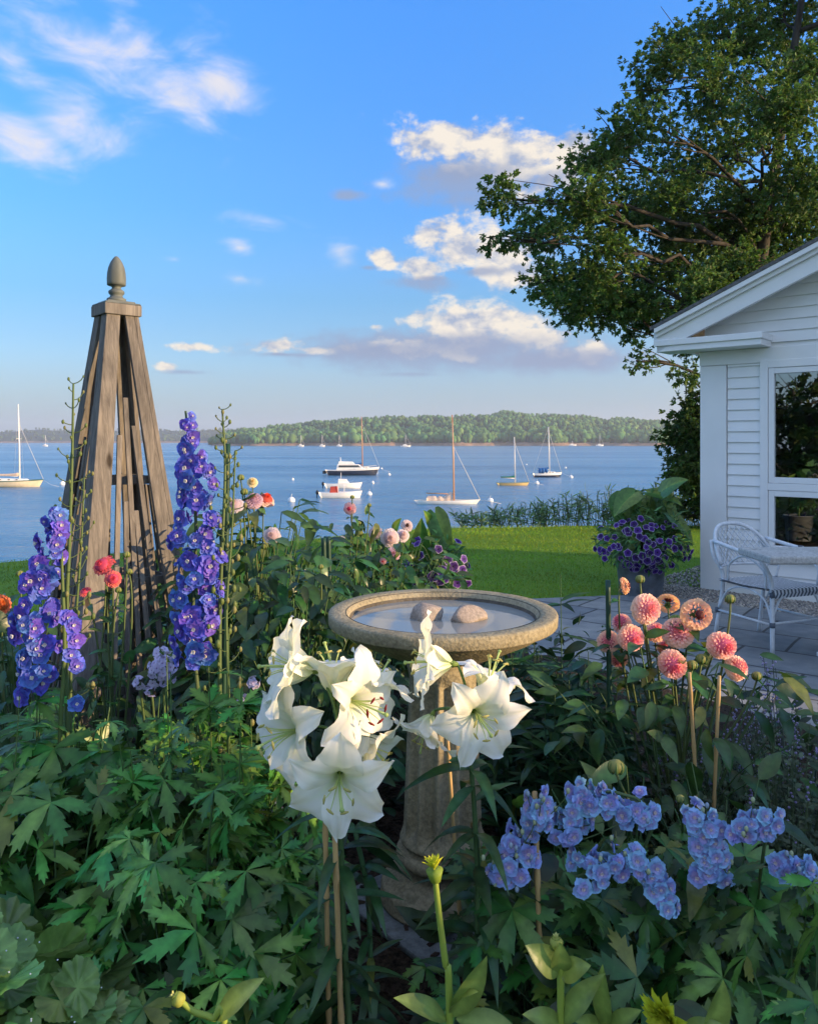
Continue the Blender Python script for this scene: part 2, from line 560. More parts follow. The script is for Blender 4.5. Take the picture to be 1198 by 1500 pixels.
def stone_mat(name, base, dark, light, scale=38, bump=.6):
    m, nt, b = new_mat(name)
    tc = nt.nodes.new('ShaderNodeTexCoord')
    n1 = node(nt, 'ShaderNodeTexNoise', {'Vector': tc.outputs['Object'], 'Scale': 5.0, 'Detail': 6.0, 'Roughness': .6}).outputs[0]
    n2 = node(nt, 'ShaderNodeTexNoise', {'Vector': tc.outputs['Object'], 'Scale': scale * 2.2, 'Detail': 5.0, 'Roughness': .7}).outputs[0]
    vo = node(nt, 'ShaderNodeTexVoronoi', {'Vector': tc.outputs['Object'], 'Scale': scale * 3.0}).outputs[0]
    c = ramp(nt, n1, [(.3, dark), (.5, base), (.72, light)])
    c = mix(nt, .55, c, ramp(nt, n2, [(.35, tuple(.55 * q for q in base)), (.65, tuple(1.5 * q for q in base))]))
    lich = ramp(nt, node(nt, 'ShaderNodeTexNoise', {'Vector': tc.outputs['Object'], 'Scale': 13.0, 'Detail': 7.0, 'Roughness': .65}).outputs[0], [(.58, (0, 0, 0)), (.70, (1, 1, 1))])
    c = mix(nt, math_(nt, 'MULTIPLY', lich, .6), c, (.10, .10, .065))
    nt.links.new(c, b.inputs['Base Color'])
    b.inputs['Roughness'].default_value = .9
    b.inputs['Specular IOR Level'].default_value = .2
    h = math_(nt, 'ADD', math_(nt, 'MULTIPLY', vo, .6), n2)
    bp = node(nt, 'ShaderNodeBump', {'Strength': bump, 'Distance': .004, 'Height': h})
    nt.links.new(bp.outputs[0], b.inputs['Normal'])
    return m


M['cast_stone'] = stone_mat('cast_stone', (.28, .245, .16), (.15, .135, .09), (.40, .35, .24))
M['wet_stone'] = stone_mat('wet_stone', (.085, .075, .06), (.04, .037, .032), (.16, .14, .11), 30, .5)
M['pebble'] = stone_mat('speckled_granite', (.30, .25, .21), (.20, .16, .14), (.42, .36, .31), 60, .25)
M['slate'] = stone_mat('slate', (.16, .18, .19), (.10, .12, .13), (.24, .26, .27), 20, .3)
M['table_stone'] = stone_mat('table_stone', (.42, .42, .40), (.32, .32, .31), (.52, .52, .49), 25, .2)
M['zinc'] = mat_plain('zinc', (.16, .18, .21), .5, .5, .3, nscale=9, namp=.4, bump=.1)


def water_mat(name, base, scale, strength, rough, stretch=(1, 1, 1), spec=.5, scale2=None):
    m, nt, b = new_mat(name)
    tc = nt.nodes.new('ShaderNodeTexCoord')
    mp = node(nt, 'ShaderNodeMapping', {0: tc.outputs['Object'], 'Scale': stretch}).outputs[0]
    n1 = node(nt, 'ShaderNodeTexNoise', {'Vector': mp, 'Scale': scale, 'Detail': 6.0, 'Roughness': .62}).outputs[0]
    b.inputs['Base Color'].default_value = (*base, 1)
    b.inputs['Roughness'].default_value = rough
    b.inputs['IOR'].default_value = 1.333
    h = n1
    if scale2:
        n2 = node(nt, 'ShaderNodeTexNoise', {'Vector': mp, 'Scale': scale2, 'Detail': 3.0}).outputs[0]
        h = math_(nt, 'MULTIPLY_ADD', n2, 2.5, n1)
        big = node(nt, 'ShaderNodeTexNoise', {'Vector': node(nt, 'ShaderNodeMapping', {0: tc.outputs['Object'], 'Scale': (.4, 2.0, 1)}).outputs[0], 'Scale': .012, 'Detail': 5.0}).outputs[0]
        c = ramp(nt, big, [(.35, tuple(.8 * q for q in base)), (.65, tuple(1.25 * q for q in base))])
        nt.links.new(c, b.inputs['Base Color'])
        nt.links.new(node(nt, 'ShaderNodeMapRange', {'Value': big, 'From Min': .3, 'From Max': .7, 'To Min': rough * 1.3, 'To Max': rough * .6}).outputs[0], b.inputs['Roughness'])
    bp = node(nt, 'ShaderNodeBump', {'Strength': strength, 'Distance': .45 if scale2 else .01, 'Height': h})
    nt.links.new(bp.outputs[0], b.inputs['Normal'])
    return m


M['sea'] = water_mat('sea_water', (.06, .20, .34), .9, 1.0, .22, (.6, 1.0, 1), scale2=.16)
M['bath_water'] = water_mat('bath_water', (.22, .24, .24), 9, .02, .01)


def lawn_mat():
    m, nt, b = new_mat('lawn')
    tc = nt.nodes.new('ShaderNodeTexCoord')
    n1 = node(nt, 'ShaderNodeTexNoise', {'Vector': tc.outputs['Object'], 'Scale': 60.0, 'Detail': 6.0}).outputs[0]
    n2 = node(nt, 'ShaderNodeTexNoise', {'Vector': tc.outputs['Object'], 'Scale': .9, 'Detail': 4.0}).outputs[0]
    c = ramp(nt, n1, [(.3, (.075, .165, .012)), (.7, (.15, .28, .020))])
    c = mix(nt, 1.0, c, ramp(nt, n2, [(.3, (.8, .85, .8)), (.7, (1.25, 1.1, 1.0))]), 'MULTIPLY')
    nt.links.new(c, b.inputs['Base Color'])
    b.inputs['Roughness'].default_value = .8
    b.inputs['Specular IOR Level'].default_value = .15
    bp = node(nt, 'ShaderNodeBump', {'Strength': .6, 'Distance': .02, 'Height': n1})
    nt.links.new(bp.outputs[0], b.inputs['Normal'])
    return m


M['lawn'] = lawn_mat()
M['soil'] = mat_plain('mulch', (.020, .014, .010), .95, .15, nscale=70, namp=.7, bump=1.0, bdist=.02, col2=(.05, .036, .025))
M['bank'] = mat_plain('bank_grass', (.05, .09, .03), .9, .1, nscale=2, namp=.4)


def patio_mat():
    m, nt, b = new_mat('flagstone')
    tc = nt.nodes.new('ShaderNodeTexCoord')
    mp = node(nt, 'ShaderNodeMapping', {0: tc.outputs['Object'], 'Rotation': (0, 0, R(38))}).outputs[0]
    nzv = node(nt, 'ShaderNodeTexNoise', {'Vector': mp, 'Scale': 1.6, 'Detail': 3.0})
    wob = node(nt, 'ShaderNodeVectorMath', {0: mp, 1: node(nt, 'ShaderNodeVectorMath', {0: nzv.outputs[1], 'Scale': .05}, operation='SCALE').outputs[0]}, operation='ADD').outputs[0]
    br = node(nt, 'ShaderNodeTexBrick', {'Vector': wob, 'Color1': (.15, .17, .19, 1), 'Color2': (.27, .27, .26, 1), 'Mortar': (.05, .05, .05, 1), 'Scale': 1.0,
                                         'Mortar Size': .012, 'Mortar Smooth': .3, 'Bias': 0.0, 'Brick Width': .75, 'Row Height': .48}, offset=.37, squash=.7, squash_frequency=3)
    n2 = node(nt, 'ShaderNodeTexNoise', {'Vector': mp, 'Scale': 6.0, 'Detail': 8.0, 'Roughness': .65}).outputs[0]
    c = mix(nt, 1.0, br.outputs[0], ramp(nt, n2, [(.3, (.7, .72, .76)), (.7, (1.25, 1.22, 1.15))]), 'MULTIPLY')
    nt.links.new(c, b.inputs['Base Color'])
    b.inputs['Roughness'].default_value = .75
    h = math_(nt, 'MULTIPLY_ADD', n2, .25, math_(nt, 'SUBTRACT', 1.0, br.outputs[1]))
    bp = node(nt, 'ShaderNodeBump', {'Strength': .5, 'Distance': .012, 'Height': h})
    nt.links.new(bp.outputs[0], b.inputs['Normal'])
    return m


M['patio'] = patio_mat()


def glass_mat():
    m, nt, b = new_mat('window_glass')
    nt.nodes.remove(b)
    gl = node(nt, 'ShaderNodeBsdfGlossy', {'Color': (.92, .97, 1, 1), 'Roughness': 0.0})
    tr = node(nt, 'ShaderNodeBsdfTransparent', {'Color': (.62, .68, .68, 1)})
    fr = nt.nodes.new('ShaderNodeFresnel')
    fr.inputs[0].default_value = 1.9
    f = math_(nt, 'MULTIPLY_ADD', fr.outputs[0], 1.6, .16, clamp=True)
    mx = node(nt, 'ShaderNodeMixShader', {0: f, 1: tr.outputs[0], 2: gl.outputs[0]})
    nt.links.new(mx.outputs[0], nt.nodes['Material Output'].inputs[0])
    return m


M['glass'] = glass_mat()
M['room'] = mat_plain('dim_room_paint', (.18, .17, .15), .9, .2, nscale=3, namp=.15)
M['roof_shingle'] = mat_plain('roof_shingle', (.12, .12, .12), .9, .2, nscale=30, namp=.4, bump=.5)
M['rattan'] = mat_plain('white_rattan', (.62, .65, .68), .45, .4, nscale=25, namp=.12, bump=.15, bdist=.003)
M['weave_dark'] = mat_plain('grey_weave', (.10, .12, .15), .6, .3, nscale=25, namp=.2)
M['gravel'] = mat_attr('gravel_stone', .85, 0, .35, .2)
M['shore_rock'] = mat_plain('shore_rock', (.24, .16, .11), .9, .2, nscale=.08, namp=.5)
M['hill'] = mat_plain('hill_ground', (.03, .055, .02), .95, .1, nscale=.02, namp=.4)
M['bud'] = mat_attr('bud', .5, .15, .15, .3)

# ------------------------------------------------------------------ templates for leaves


def t_blade(L=1.0, W=.14, fold=.25, curl=.25, n=6, peak=.42, c=(.06, .13, .04), mid=1.25, wave=0.0, tip=1.0):
    """narrow to ovate leaf along +Y, normal +Z"""
    v, f, col = [], [], []
    c = np.array(c)
    for i in range(n + 1):
        t = i / n
        w = W * (math.sin(math.pi * min(1, t ** (math.log(.5) / math.log(peak)))) ** .85) * tip if 0 < t < 1 else (.012 if t == 0 else 0.0)
        y = L * (t - .12 * curl * t * t)
        z = -curl * L * t * t + .12 * L * curl * t
        wv = wave * W * math.sin(t * 15)
        v += [(-w, y, z + fold * w + wv), (0, y + .02 * w, z), (w, y, z + fold * w - wv)]
        col += [c, c * mid, c]
    for i in range(n):
        a = 3 * i
        f += [(a, a + 1, a + 4, a + 3), (a + 1, a + 2, a + 5, a + 4)]
    return np.array(v), group_faces(f), np.array(col)


def t_palmate(lobes=5, spread=112, c=(.05, .12, .04), droop=.28, seed=0, deep=1.0, wf=1.0):
    g = random.Random(seed)
    c = np.array(c)
    v, f, col = [], [], []
    prof = [(0, 0, .01), (.16, .16, .085), (.34, .36, .185), (.42, .53, .235 * deep), (.50, .52, .16), (.60, .74, .25 * deep), (.66, .70, .125), (.76, .88, .15), (.82, .84, .075), (1, 1, 0)]
    for k in range(lobes):
        a = R(-spread + 2 * spread * k / (lobes - 1)) + g.uniform(-.06, .06)
        s = (1 - .26 * (abs(k - (lobes - 1) / 2) / ((lobes - 1) / 2)) ** 1.5) * g.uniform(.93, 1.07)
        ca, sa = math.cos(a), math.sin(a)
        dr = droop * g.uniform(.6, 1.4)
        b0 = len(v)
        for (tm, to, w) in prof:
            jl, jr = wf * g.uniform(.82, 1.16), wf * g.uniform(.82, 1.16)
            for side, (x, y) in enumerate(((-w * jl, to), (0, tm), (w * jr, to))):
                x, y = x * s, y * s
                z = -dr * y * y + .10 * y + (.16 * abs(x) if side != 1 else 0)
                v.append((x * ca + y * sa, -x * sa + y * ca, z))
                col.append(c * (1.35 if side == 1 else 1.0))
        for i in range(len(prof) - 1):
            q = b0 + 3 * i
            f += [(q, q + 1, q + 4, q + 3), (q + 1, q + 2, q + 5, q + 4)]
    return np.array(v), group_faces(f), np.array(col)


def t_round(c=(.07, .14, .045), lobes=9):
    v, f, col = [(0, 0, 0)], [], [np.array(c) * 1.3]
    n = lobes * 6
    for k, rr in enumerate((.35, .7, 1.0)):
        for i in range(n + 1):
            a = R(20) + (2 * math.pi - R(40)) * i / n - math.pi / 2
            ph = (i / n * lobes) % 1.0
            r = rr * (1 - (.14 if k == 2 else .04) * abs(ph - .5) ** 1.3 * 2) + (.035 * rr * (i % 2) if k == 2 else 0)
            z = .055 * rr * math.cos(2 * math.pi * ph) * -1 * rr + .06 * rr * rr
            v.append((r * math.cos(a), r * math.sin(a), z))
            col.append(np.array(c) * (1.2 if abs(ph - .5) < .12 else 1.0))
    m = n + 1
    for i in range(n):
        f.append((0, 1 + i, 2 + i))
        for k in range(2):
            a = 1 + k * m + i
            f.append((a, a + m, a + m + 1, a + 1))
    return np.array(v), group_faces(f), np.array(col)


def t_heart(c=(.08, .17, .04)):
    rows = [(-.30, .10, .24), (-.16, .0, .40), (0, 0, .48), (.2, 0, .47), (.45, 0, .38), (.7, 0, .25), (.88, 0, .11), (1.0, 0, 0)]
    v, f, col = [], [], []
    c = np.array(c)
    for (y, inn, out) in rows:
        for s in (-1, 1):
            for q in (inn, (inn + out) / 2, out):
                v.append((s * q, y + (.0 if q != out else 0), .12 * abs(q) - .30 * max(0, y) ** 2 + .03 * math.sin(y * 22) * (q == out)))
                col.append(c * (1.45 if q == inn and inn == 0 else 1.0))
    for i in range(len(rows) - 1):
        for s in (0, 3):
            for q in (0, 1):
                a = 6 * i + s + q
                f.append((a, a + 1, a + 7, a + 6) if s else (a, a + 6, a + 7, a + 1))
    return np.array(v), group_faces(f), np.array(col)


def t_spray(n=9, leaf=.5, w=.16, c=(.045, .085, .022), seed=0, updown=.5):
    """a twig end with leaves round it, along +Y, about one unit across"""
    g = random.Random(seed)
    v, f, col = [], [], []
    c = np.array(c)
    for i in range(n):
        t = .15 + .75 * i / n
        a = i * 2.4 + g.uniform(-.5, .5)
        o = np.array((0, t * .6, 0))
        d = nrm(np.array((math.cos(a) * .9, .55 + g.uniform(-.2, .4), math.sin(a) * updown)))
        s = nrm(np.cross(d, (g.uniform(-.6, .6), g.uniform(-.3, .3), 1)))
        u = np.cross(s, d)
        L = leaf * g.uniform(.7, 1.15)
        W = w * g.uniform(.8, 1.2)
        b = len(v)
        v += [o, o + d * L * .42 - s * W + u * .05, o + d * L * .8 - s * W * .6 + u * .02, o + d * L - u * .06, o + d * L * .8 + s * W * .6 + u * .02, o + d * L * .42 + s * W + u * .05]
        col += [c * g.uniform(.75, 1.25)] * 6
        f += [(b, b + 1, b + 2, b + 3), (b, b + 3, b + 4, b + 5)]
    return np.array(v), group_faces(f), np.array(col)


def frames(d, up):
    Y = nrm(d)
    X = nrm(np.cross(Y, up))
    Z = np.cross(X, Y)
    return X, Y, Z


# ------------------------------------------------------------------ setting: terrain, lawn, patio, water, far hills
WATER = -6.55


def edge_y(x):
    """where the lawn breaks over the bank to the shore"""
    return float(np.interp(x, [-30, -5, -1.5, .5, 6, 40], [8.0, 9.3, 11.6, 13.2, 13.6, 14.0]))


def build_ground():
    xs = np.concatenate([np.linspace(-160, -12, 22), np.linspace(-11, 11, 56), np.linspace(12, 160, 22)])
    v, f = [], []
    rows = 9
    for x in xs:
        e = edge_y(x)
        prof = [(-60, 0), (-5, 0), (3, 0), (6, 0), (e - 1.2, 0), (e, -.015), (e + .7, -.25), (e + 9, -6.2), (e + 16, -9)]
        for (y, z) in prof:
            v.append((x, y, z + .012 * math.sin(x * 1.3 + y * .7)))
    for i in range(len(xs) - 1):
        for j in range(rows - 1):
            a = i * rows + j
            f.append((a, a + rows, a + rows + 1, a + 1))
    mb = MB()
    mb.add(v, f)
    mb.build('lawn', M['lawn'], kind='structure')

    # sea floor of the view: one sheet to the horizon
    mb = MB()
    mb.add([(-4100, 8, WATER), (4100, 8, WATER), (4100, 3750, WATER), (-4100, 3750, WATER)], [(0, 1, 2, 3)])
    mb.build('sea_water', M['sea'], kind='structure')

    # planting bed: low uneven mound of dark mulch
    nx, ny = 70, 48
    v, f = [], []
    for i in range(nx):
        for j in range(ny):
            u, w = i / (nx - 1), j / (ny - 1)
            y = -.3 + 5.6 * w
            xr = float(np.interp(y, [-1, 2.5, 3.6, 4.6, 5.5], [3.3, 2.9, 2.35, 1.5, .9]))
            x = -5.5 + (xr + 5.5) * u
            edge = min(1, 6 * min(u, 1 - u, w + .2, 1 - w))
            z = .015 + .085 * edge + .012 * math.sin(9 * x + 3 * y) * math.sin(7 * y - 2 * x) * edge + rnd.uniform(-.006, .006) * edge
            v.append((x, y, z))
    for i in range(nx - 1):
        for j in range(ny - 1):
            a = i * ny + j
            f.append((a, a + ny, a + ny + 1, a + 1))
    mb = MB()
    mb.add(v, f)
    mb.build('garden_soil', M['soil'], kind='structure')

    # patio: one sheet of flagstones
    mb = MB()
    poly = [(.75, 4.6), (.95, 7.05), (2.95, 7.45), (8.9, 2.2), (12, -3), (3.2, -3)]
    mb.add([(x, y, .022) for x, y in poly] + [(x, y, -.05) for x, y in poly], [tuple(range(6))[::-1][::-1]] + [(i, (i + 1) % 6, (i + 1) % 6 + 6, i + 6) for i in range(6)])
    o = mb.build('patio', M['patio'], smooth=False, kind='structure')

    # mulch chips
    mb = MB()
    n = 2600
    x = rng.uniform(-1.2, 1.2, n)
    y = rng.uniform(1.4, 3.0, n)
    pos = np.stack([x, y, np.full(n, .115)], 1)
    a = rng.uniform(0, 6.28, n)
    d = np.stack([np.cos(a), np.sin(a), rng.uniform(-.4, .4, n)], 1)
    X, Y, Z = frames(d, nrm(rng.normal(size=(n, 3)) * .5 + (0, 0, 1)))
    cv = np.array([(-.22, 0, 0), (.22, 0, 0), (.3, 1, 0), (-.15, .9, 0), (-.2, .1, .12), (.2, .1, .14), (.26, .9, .12), (-.1, .85, .1)])
    mb.inst((cv, group_faces(BOXF), np.ones((8, 3))), pos, X, Y, Z, rng.uniform(.012, .035, n), tint=np.outer(rng.uniform(.3, 1.4, n), (.035, .024, .016)))
    o = mb.build('mulch_chips', M['gravel'], smooth=False, kind='stuff')
    tag(o, 'dark bark mulch covering the bare soil of the bed', 'mulch')


build_ground()


def build_grass():
    n = 120000
    x = rng.uniform(-7.5, 6.5, n)
    y = 5.0 + 8.8 * rng.random(n) ** .9
    e = np.interp(x, [-30, -5, -1.5, .5, 6, 40], [8.0, 9.3, 11.6, 13.2, 13.6, 14.0])
    onpatio = (x > .85) & (y < np.interp(x, [.9, 2.95], [7.08, 7.48]))
    C = np.array((2.84, 7.58))
    u = (x - C[0]) * .755 - (y - C[1]) * .656
    w = (x - C[0]) * .656 + (y - C[1]) * .755
    house = (u > -.3) & (w > -.3) & (w < 3)
    ok = (y < e - .02) & ~onpatio & ~house
    x, y = x[ok], y[ok]
    n = len(x)
    pos = np.stack([x, y, np.full(n, -.004)], 1)
    d = nrm(np.stack([rng.normal(0, .45, n), rng.normal(0, .45, n), np.ones(n)], 1))
    X, Y, Z = frames(d, nrm(rng.normal(size=(n, 3)) * (1.4, 1, .1) + (.01, 0, 0)))
    tv = np.array([(-.10, 0, 0), (.10, 0, 0), (.06, .6, .05), (0, 1, .2), (-.06, .6, .05)])
    mb = MB()
    pat = .85 + .25 * np.sin(x * .9 + 1.3 * np.sin(y * .7)) * np.sin(y * 2.1)
    dry = .5 + .5 * np.sin(x * 2.3 + np.sin(y * 3.1) * 1.4) * np.sin(y * 4.3 + 1.1 * np.sin(x * 1.7))
    pat = pat * (.92 + .16 * (np.sin((y + .12 * x) * 7.2) > 0))
    tint = np.stack([(1 + .35 * dry ** 2) * (.15 + .05 * rng.random(n)) * pat, (.30 + .08 * rng.random(n)) * pat, .018 * pat], 1)
    mb.inst((tv, [np.arange(5)[None]], np.ones((5, 3))), pos, X, Y, Z, rng.uniform(.018, .036, n), tint=tint)
    o = mb.build('lawn_grass', M['grass'], kind='stuff')
    tag(o, 'short mown lawn grass between the garden bed and the shore bank', 'grass')


build_grass()


def ridge(px, table):
    return float(np.interp(px, [a for a, _ in table], [b for _, b in table]))


def build_hills():
    near = [(300, 655), (330, 640), (400, 632), (480, 624), (560, 618), (640, 618), (700, 617), (742, 611), (790, 616), (830, 615), (880, 621), (930, 621), (980, 627), (1040, 638), (1120, 646), (1200, 650), (1260, 656)]
    far = [(-700, 640), (-300, 637), (-100, 637), (0, 636), (60, 632), (130, 635), (200, 633), (260, 634), (330, 632), (420, 634), (900, 636), (1300, 634), (1800, 640)]
    wood = MB()
    cone = t_far_tree(True)
    ball = [t_far_tree(False, s) for s in range(4)]
    trunks = MB()

    def rangeof(name, table, Ys, depth, p0, p1, step, ntree, hmin, hmax, cols, conifer):
        v, f = [], []
        us = [0, .02, .06, .2, .4, .6, .8, 1.0, 1.5, 2.2]
        pxs = np.arange(p0, p1 + 1, step)

        def height(px, u):
            yy = Ys + depth * u
            top = CZ - (ridge(px, table) - 3.0 - HY) / F * (Ys + depth)
            k = math.sin(min(1, u) * math.pi / 2) if u <= 1 else math.cos((u - 1) / 1.2 * math.pi / 2)
            base = WATER - .5 + (2.2 if u > .015 else 0)
            return base + max(0, top - WATER - 2.5) * k + (2.0 * math.sin(px * .11 + u * 9) if u > .1 else 0)
        for px in pxs:
            for u in us:
                yy = Ys + depth * u
                shore = 18 * math.sin(px * .045) + 9 * math.sin(px * .13)
                v.append(((px - CX) / F * yy, yy + shore * (1 - min(1, u)), height(px, u)))
        k = len(us)
        for i in range(len(pxs) - 1):
            for j in range(k - 1):
                a = i * k + j
                f.append((a, a + k, a + k + 1, a + 1))
        mb = MB()
        fa = np.array(f)
        shoref = np.array([[i * k + 0, (i + 1) * k + 0, (i + 1) * k + 1, i * k + 1] for i in range(len(pxs) - 1)])
        mb.add(v, [fa])
        ob = mb.build(name, [M['hill'], M['shore_rock']], kind='structure')
        mi = np.array([1 if q % (k - 1) < 2 else 0 for q in range(len(f))], dtype=np.int32)
        ob.data.polygons.foreach_set('material_index', mi)
        # the wood on it
        g = np.random.default_rng(int(Ys))
        for b in range(ntree):
            px = g.uniform(p0, p1)
            u = .035 + (g.random() ** 1.35) * 1.0
            yy = Ys + depth * u
            z = height(px, u)
            if z < WATER + 1.2:
                continue
            h = g.uniform(hmin, hmax) * (.75 + .35 * (u < .2))
            shore = (18 * math.sin(px * .045) + 9 * math.sin(px * .13)) * (1 - min(1, u))
            pos = np.array(((px - CX) / F * yy, yy + shore, z - 1))
            con = g.random() < conifer(px, u)
            t = cone if con else ball[g.integers(4)]
            c = np.array(cols[2] if con else cols[g.integers(2)]) * g.uniform(.7, 1.3)
            w = h * (.42 if con else g.uniform(.6, 1.0))
            a = g.uniform(0, 6.28)
            ca, sa = math.cos(a), math.sin(a)
            yield_inst.append((t, pos, np.array((ca * w, sa * w, 0)), np.array((-sa * w, ca * w, 0)), np.array((0, 0, h)), c))
            if u < .06 and not con and Ys < 1500:
                tube(trunks, [pos + (0, 0, 0), pos + (g.uniform(-.5, .5), -h * .25, h * .5)], .32, 4, (.33, .28, .22), caps=False)

    yield_inst = []
    rangeof('far_hills', far, 2500, 500, -700, 1800, 20, 3200, 8, 13, ((.045, .085, .03), (.05, .09, .03), (.03, .06, .03)), lambda p, u: .4)
    rangeof('hills', near, 1150, 420, 305, 1255, 10, 9500, 5.5, 14.5, ((.062, .155, .052), (.085, .175, .052), (.026, .080, .045)), lambda p, u: .62 if (450 < p < 720 and u > .45) else .36)
    for t, pos, X, Y, Z, c in yield_inst:
        tv, tf, tc = t
        wood.add(tv @ np.stack([X, Y, Z]) + pos, tf, tc * c)
    o = wood.build('forest', M['far_leaf'], kind='stuff')
    tag(o, 'mixed green forest covering the hills across the bay', 'forest')
    o = trunks.build('shore_trunks', M['stem'], kind='stuff')
    tag(o, 'pale tree trunks along the edge of the far forest', 'tree trunks')


def t_far_tree(con, seed=0):
    g = np.random.default_rng(seed + 5)
    n = 7
    prof = [(.30, .08), (.52, .12), (.34, .42), (.40, .44), (.2, .72), (.24, .74), (.02, 1.0)] if con else [(.16, .05), (.42, .25), (.52, .45), (.46, .68), (.28, .88), (.05, 1.0)]
    ang = np.arange(n) / n * 2 * math.pi
    v, f = [], []
    for (r, z) in prof:
        for a in ang:
            rr = r * (1 + .22 * g.normal())
            v.append((rr * math.cos(a), rr * math.sin(a), z + .03 * g.normal()))
    for i in range(len(prof) - 1):
        for j in range(n):
            f.append((i * n + j, i * n + (j + 1) % n, (i + 1) * n + (j + 1) % n, (i + 1) * n + j))
    return np.array(v), group_faces(f), np.ones((len(v), 3))


build_hills()

# ------------------------------------------------------------------ the white house wing
HC = np.array((2.84, 7.58, 0.0))
HROT = math.atan2(-.656, .755)
house = thing('white_house', 'white clapboard house wing with low gable roof and large window beside the patio', 'house', HC, HROT)


def build_house():
    W, D = 8.0, 2.4
    wx0, wx1, wz0, wz1 = .60, 2.45, .44, 2.11          # window opening
    eave, slope = 2.40, .42
    S = M['white_paint']
    mb = MB()                                          # wall core, 12 cm thick, with the opening left free
    T = .12
    box(mb, (0.02, 0, 0), (wx0, T, 2.6))
    box(mb, (wx1, 0, 0), (W - .02, T, 2.6))
    box(mb, (wx0, 0, 0), (wx1, T, wz0))
    box(mb, (wx0, 0, wz1), (wx1, T, 2.6))
    prism(mb, [(.02, 2.6), (W - .02, 2.6), (W / 2 + 2.4, 3.9 - .42 * 2.4 + .25), (W / 2, 2.42 + slope * W / 2 + .0), (W / 2 - 2.4, 3.9 - .42 * 2.4 + .25)], 0.002, T)
    box(mb, (.02, T, 0), (.02 + T, D, 2.6))
    box(mb, (W - .02 - T, T, 0), (W - .02, D, 2.6))
    box(mb, (.02 + T, D - T, 0), (W - .02 - T, D, 2.6))
    mb.build('wall', S, house, smooth=False)
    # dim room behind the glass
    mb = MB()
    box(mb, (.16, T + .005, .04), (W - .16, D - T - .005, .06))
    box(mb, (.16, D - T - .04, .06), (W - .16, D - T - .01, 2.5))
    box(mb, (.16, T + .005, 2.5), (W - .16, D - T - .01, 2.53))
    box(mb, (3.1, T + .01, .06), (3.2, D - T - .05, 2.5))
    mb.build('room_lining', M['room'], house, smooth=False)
    # clapboards: wedge courses, thicker at the foot
    mb = MB()
    e = .101
    k = 0
    z = .12
    while z < 4.1:
        zt = z + e

        def course(x0, x1):
            if x1 - x0 < .03:
                return
            prism_y(mb, x0, x1, z, zt)
        if zt <= 2.285:
            if zt <= wz0 - .07 or z >= wz1 + .07:
                course(.235, W - .235)
            else:
                course(.235, wx0 - .07)
                course(wx1 + .07, W - .235)
        elif z > 2.30:
            h = (z + e - 2.615) / slope
            course(max(.0, h) + .02, W - max(.0, h) - .02)
        z += e
    mb.build('siding', S, house, smooth=False)
    for a, b in ((-.02, .225), (W - .225, W + .02)):
        mb = MB()
        box(mb, (a, -.034, 0.02), (b, .1, 2.16))
        mb.build('corner_board', S, house, smooth=False, bevel=.004)
    mb = MB()
    box(mb, (-.024, -.040, 2.163), (W + .024, .1, 2.298))
    mb.build('frieze_board', S, house, smooth=False, bevel=.004)
    # cornice return at the eave
    for a, b in ((-.34, .62), (W - .62, W + .34)):
        mb = MB()
        box(mb, (a, -.30, 2.300), (b, -.002, 2.415))
        box(mb, (a - .015, -.318, 2.355), (b + .015, -.0021, 2.412))
        mb.build('cornice_return', S, house, smooth=False, bevel=.004)
    # rake: soffit, fascia, crown steps
    for sgn in (1, -1):
        def rk(mbx, drop0, drop1, y0, y1, x0=-.34, x1=None):
            xa, xb = x0, W / 2 if x1 is None else x1
            za, zb = eave + .12 + (xa + .34) * slope, eave + .12 + (xb + .34) * slope
            pl = [(xa, za - drop1), (xb, zb - drop1), (xb, zb - drop0), (xa, za - drop0)]
            if sgn < 0:
                pl = [(W - x, zz) for x, zz in pl][::-1]
            prism(mbx, pl, y0, y1)
        mb = MB()
        rk(mb, .085, .225, -.30, -.255)
        rk(mb, .045, .085, -.33, -.255)
        rk(mb, .0, .045, -.365, -.255)
        mb.build('rake_board', S, house, smooth=False, bevel=.003)
        mb = MB()
        rk(mb, .10, .14, -.254, -.003, x0=-.32)
        mb.build('soffit', S, house, smooth=False)
        mb = MB()
        rk(mb, -.035, -.002, -.37, D + .3, x0=-.38)
        mb.build('roof', M['roof_shingle'], house, smooth=False)
        mb = MB()
        xa, xb = (-.375, -.34) if sgn > 0 else (W + .34, W + .375)
        box(mb, (xa, -.29, 2.36), (xb, D + .28, 2.49))
        mb.build('eave_fascia', S, house, smooth=False, bevel=.003)
    # casing and the two lights of the window
    mb = MB()
    y0, y1 = -.045, .03
    box(mb, (wx0 - .068, y0, wz0 - .06), (wx0, y1, wz1 + .068))
    box(mb, (wx1, y0, wz0 - .06), (wx1 + .068, y1, wz1 + .068))
    box(mb, (wx0, y0, wz1), (wx1, y1, wz1 + .068))
    box(mb, (wx0 - .09, y0 - .03, wz0 - .06), (wx1 + .09, y1, wz0 - .0))
    box(mb, (wx0, y0 + .004, .995), (wx1, y1, 1.06))
    mb.build('window_casing', S, house, smooth=False, bevel=.003)
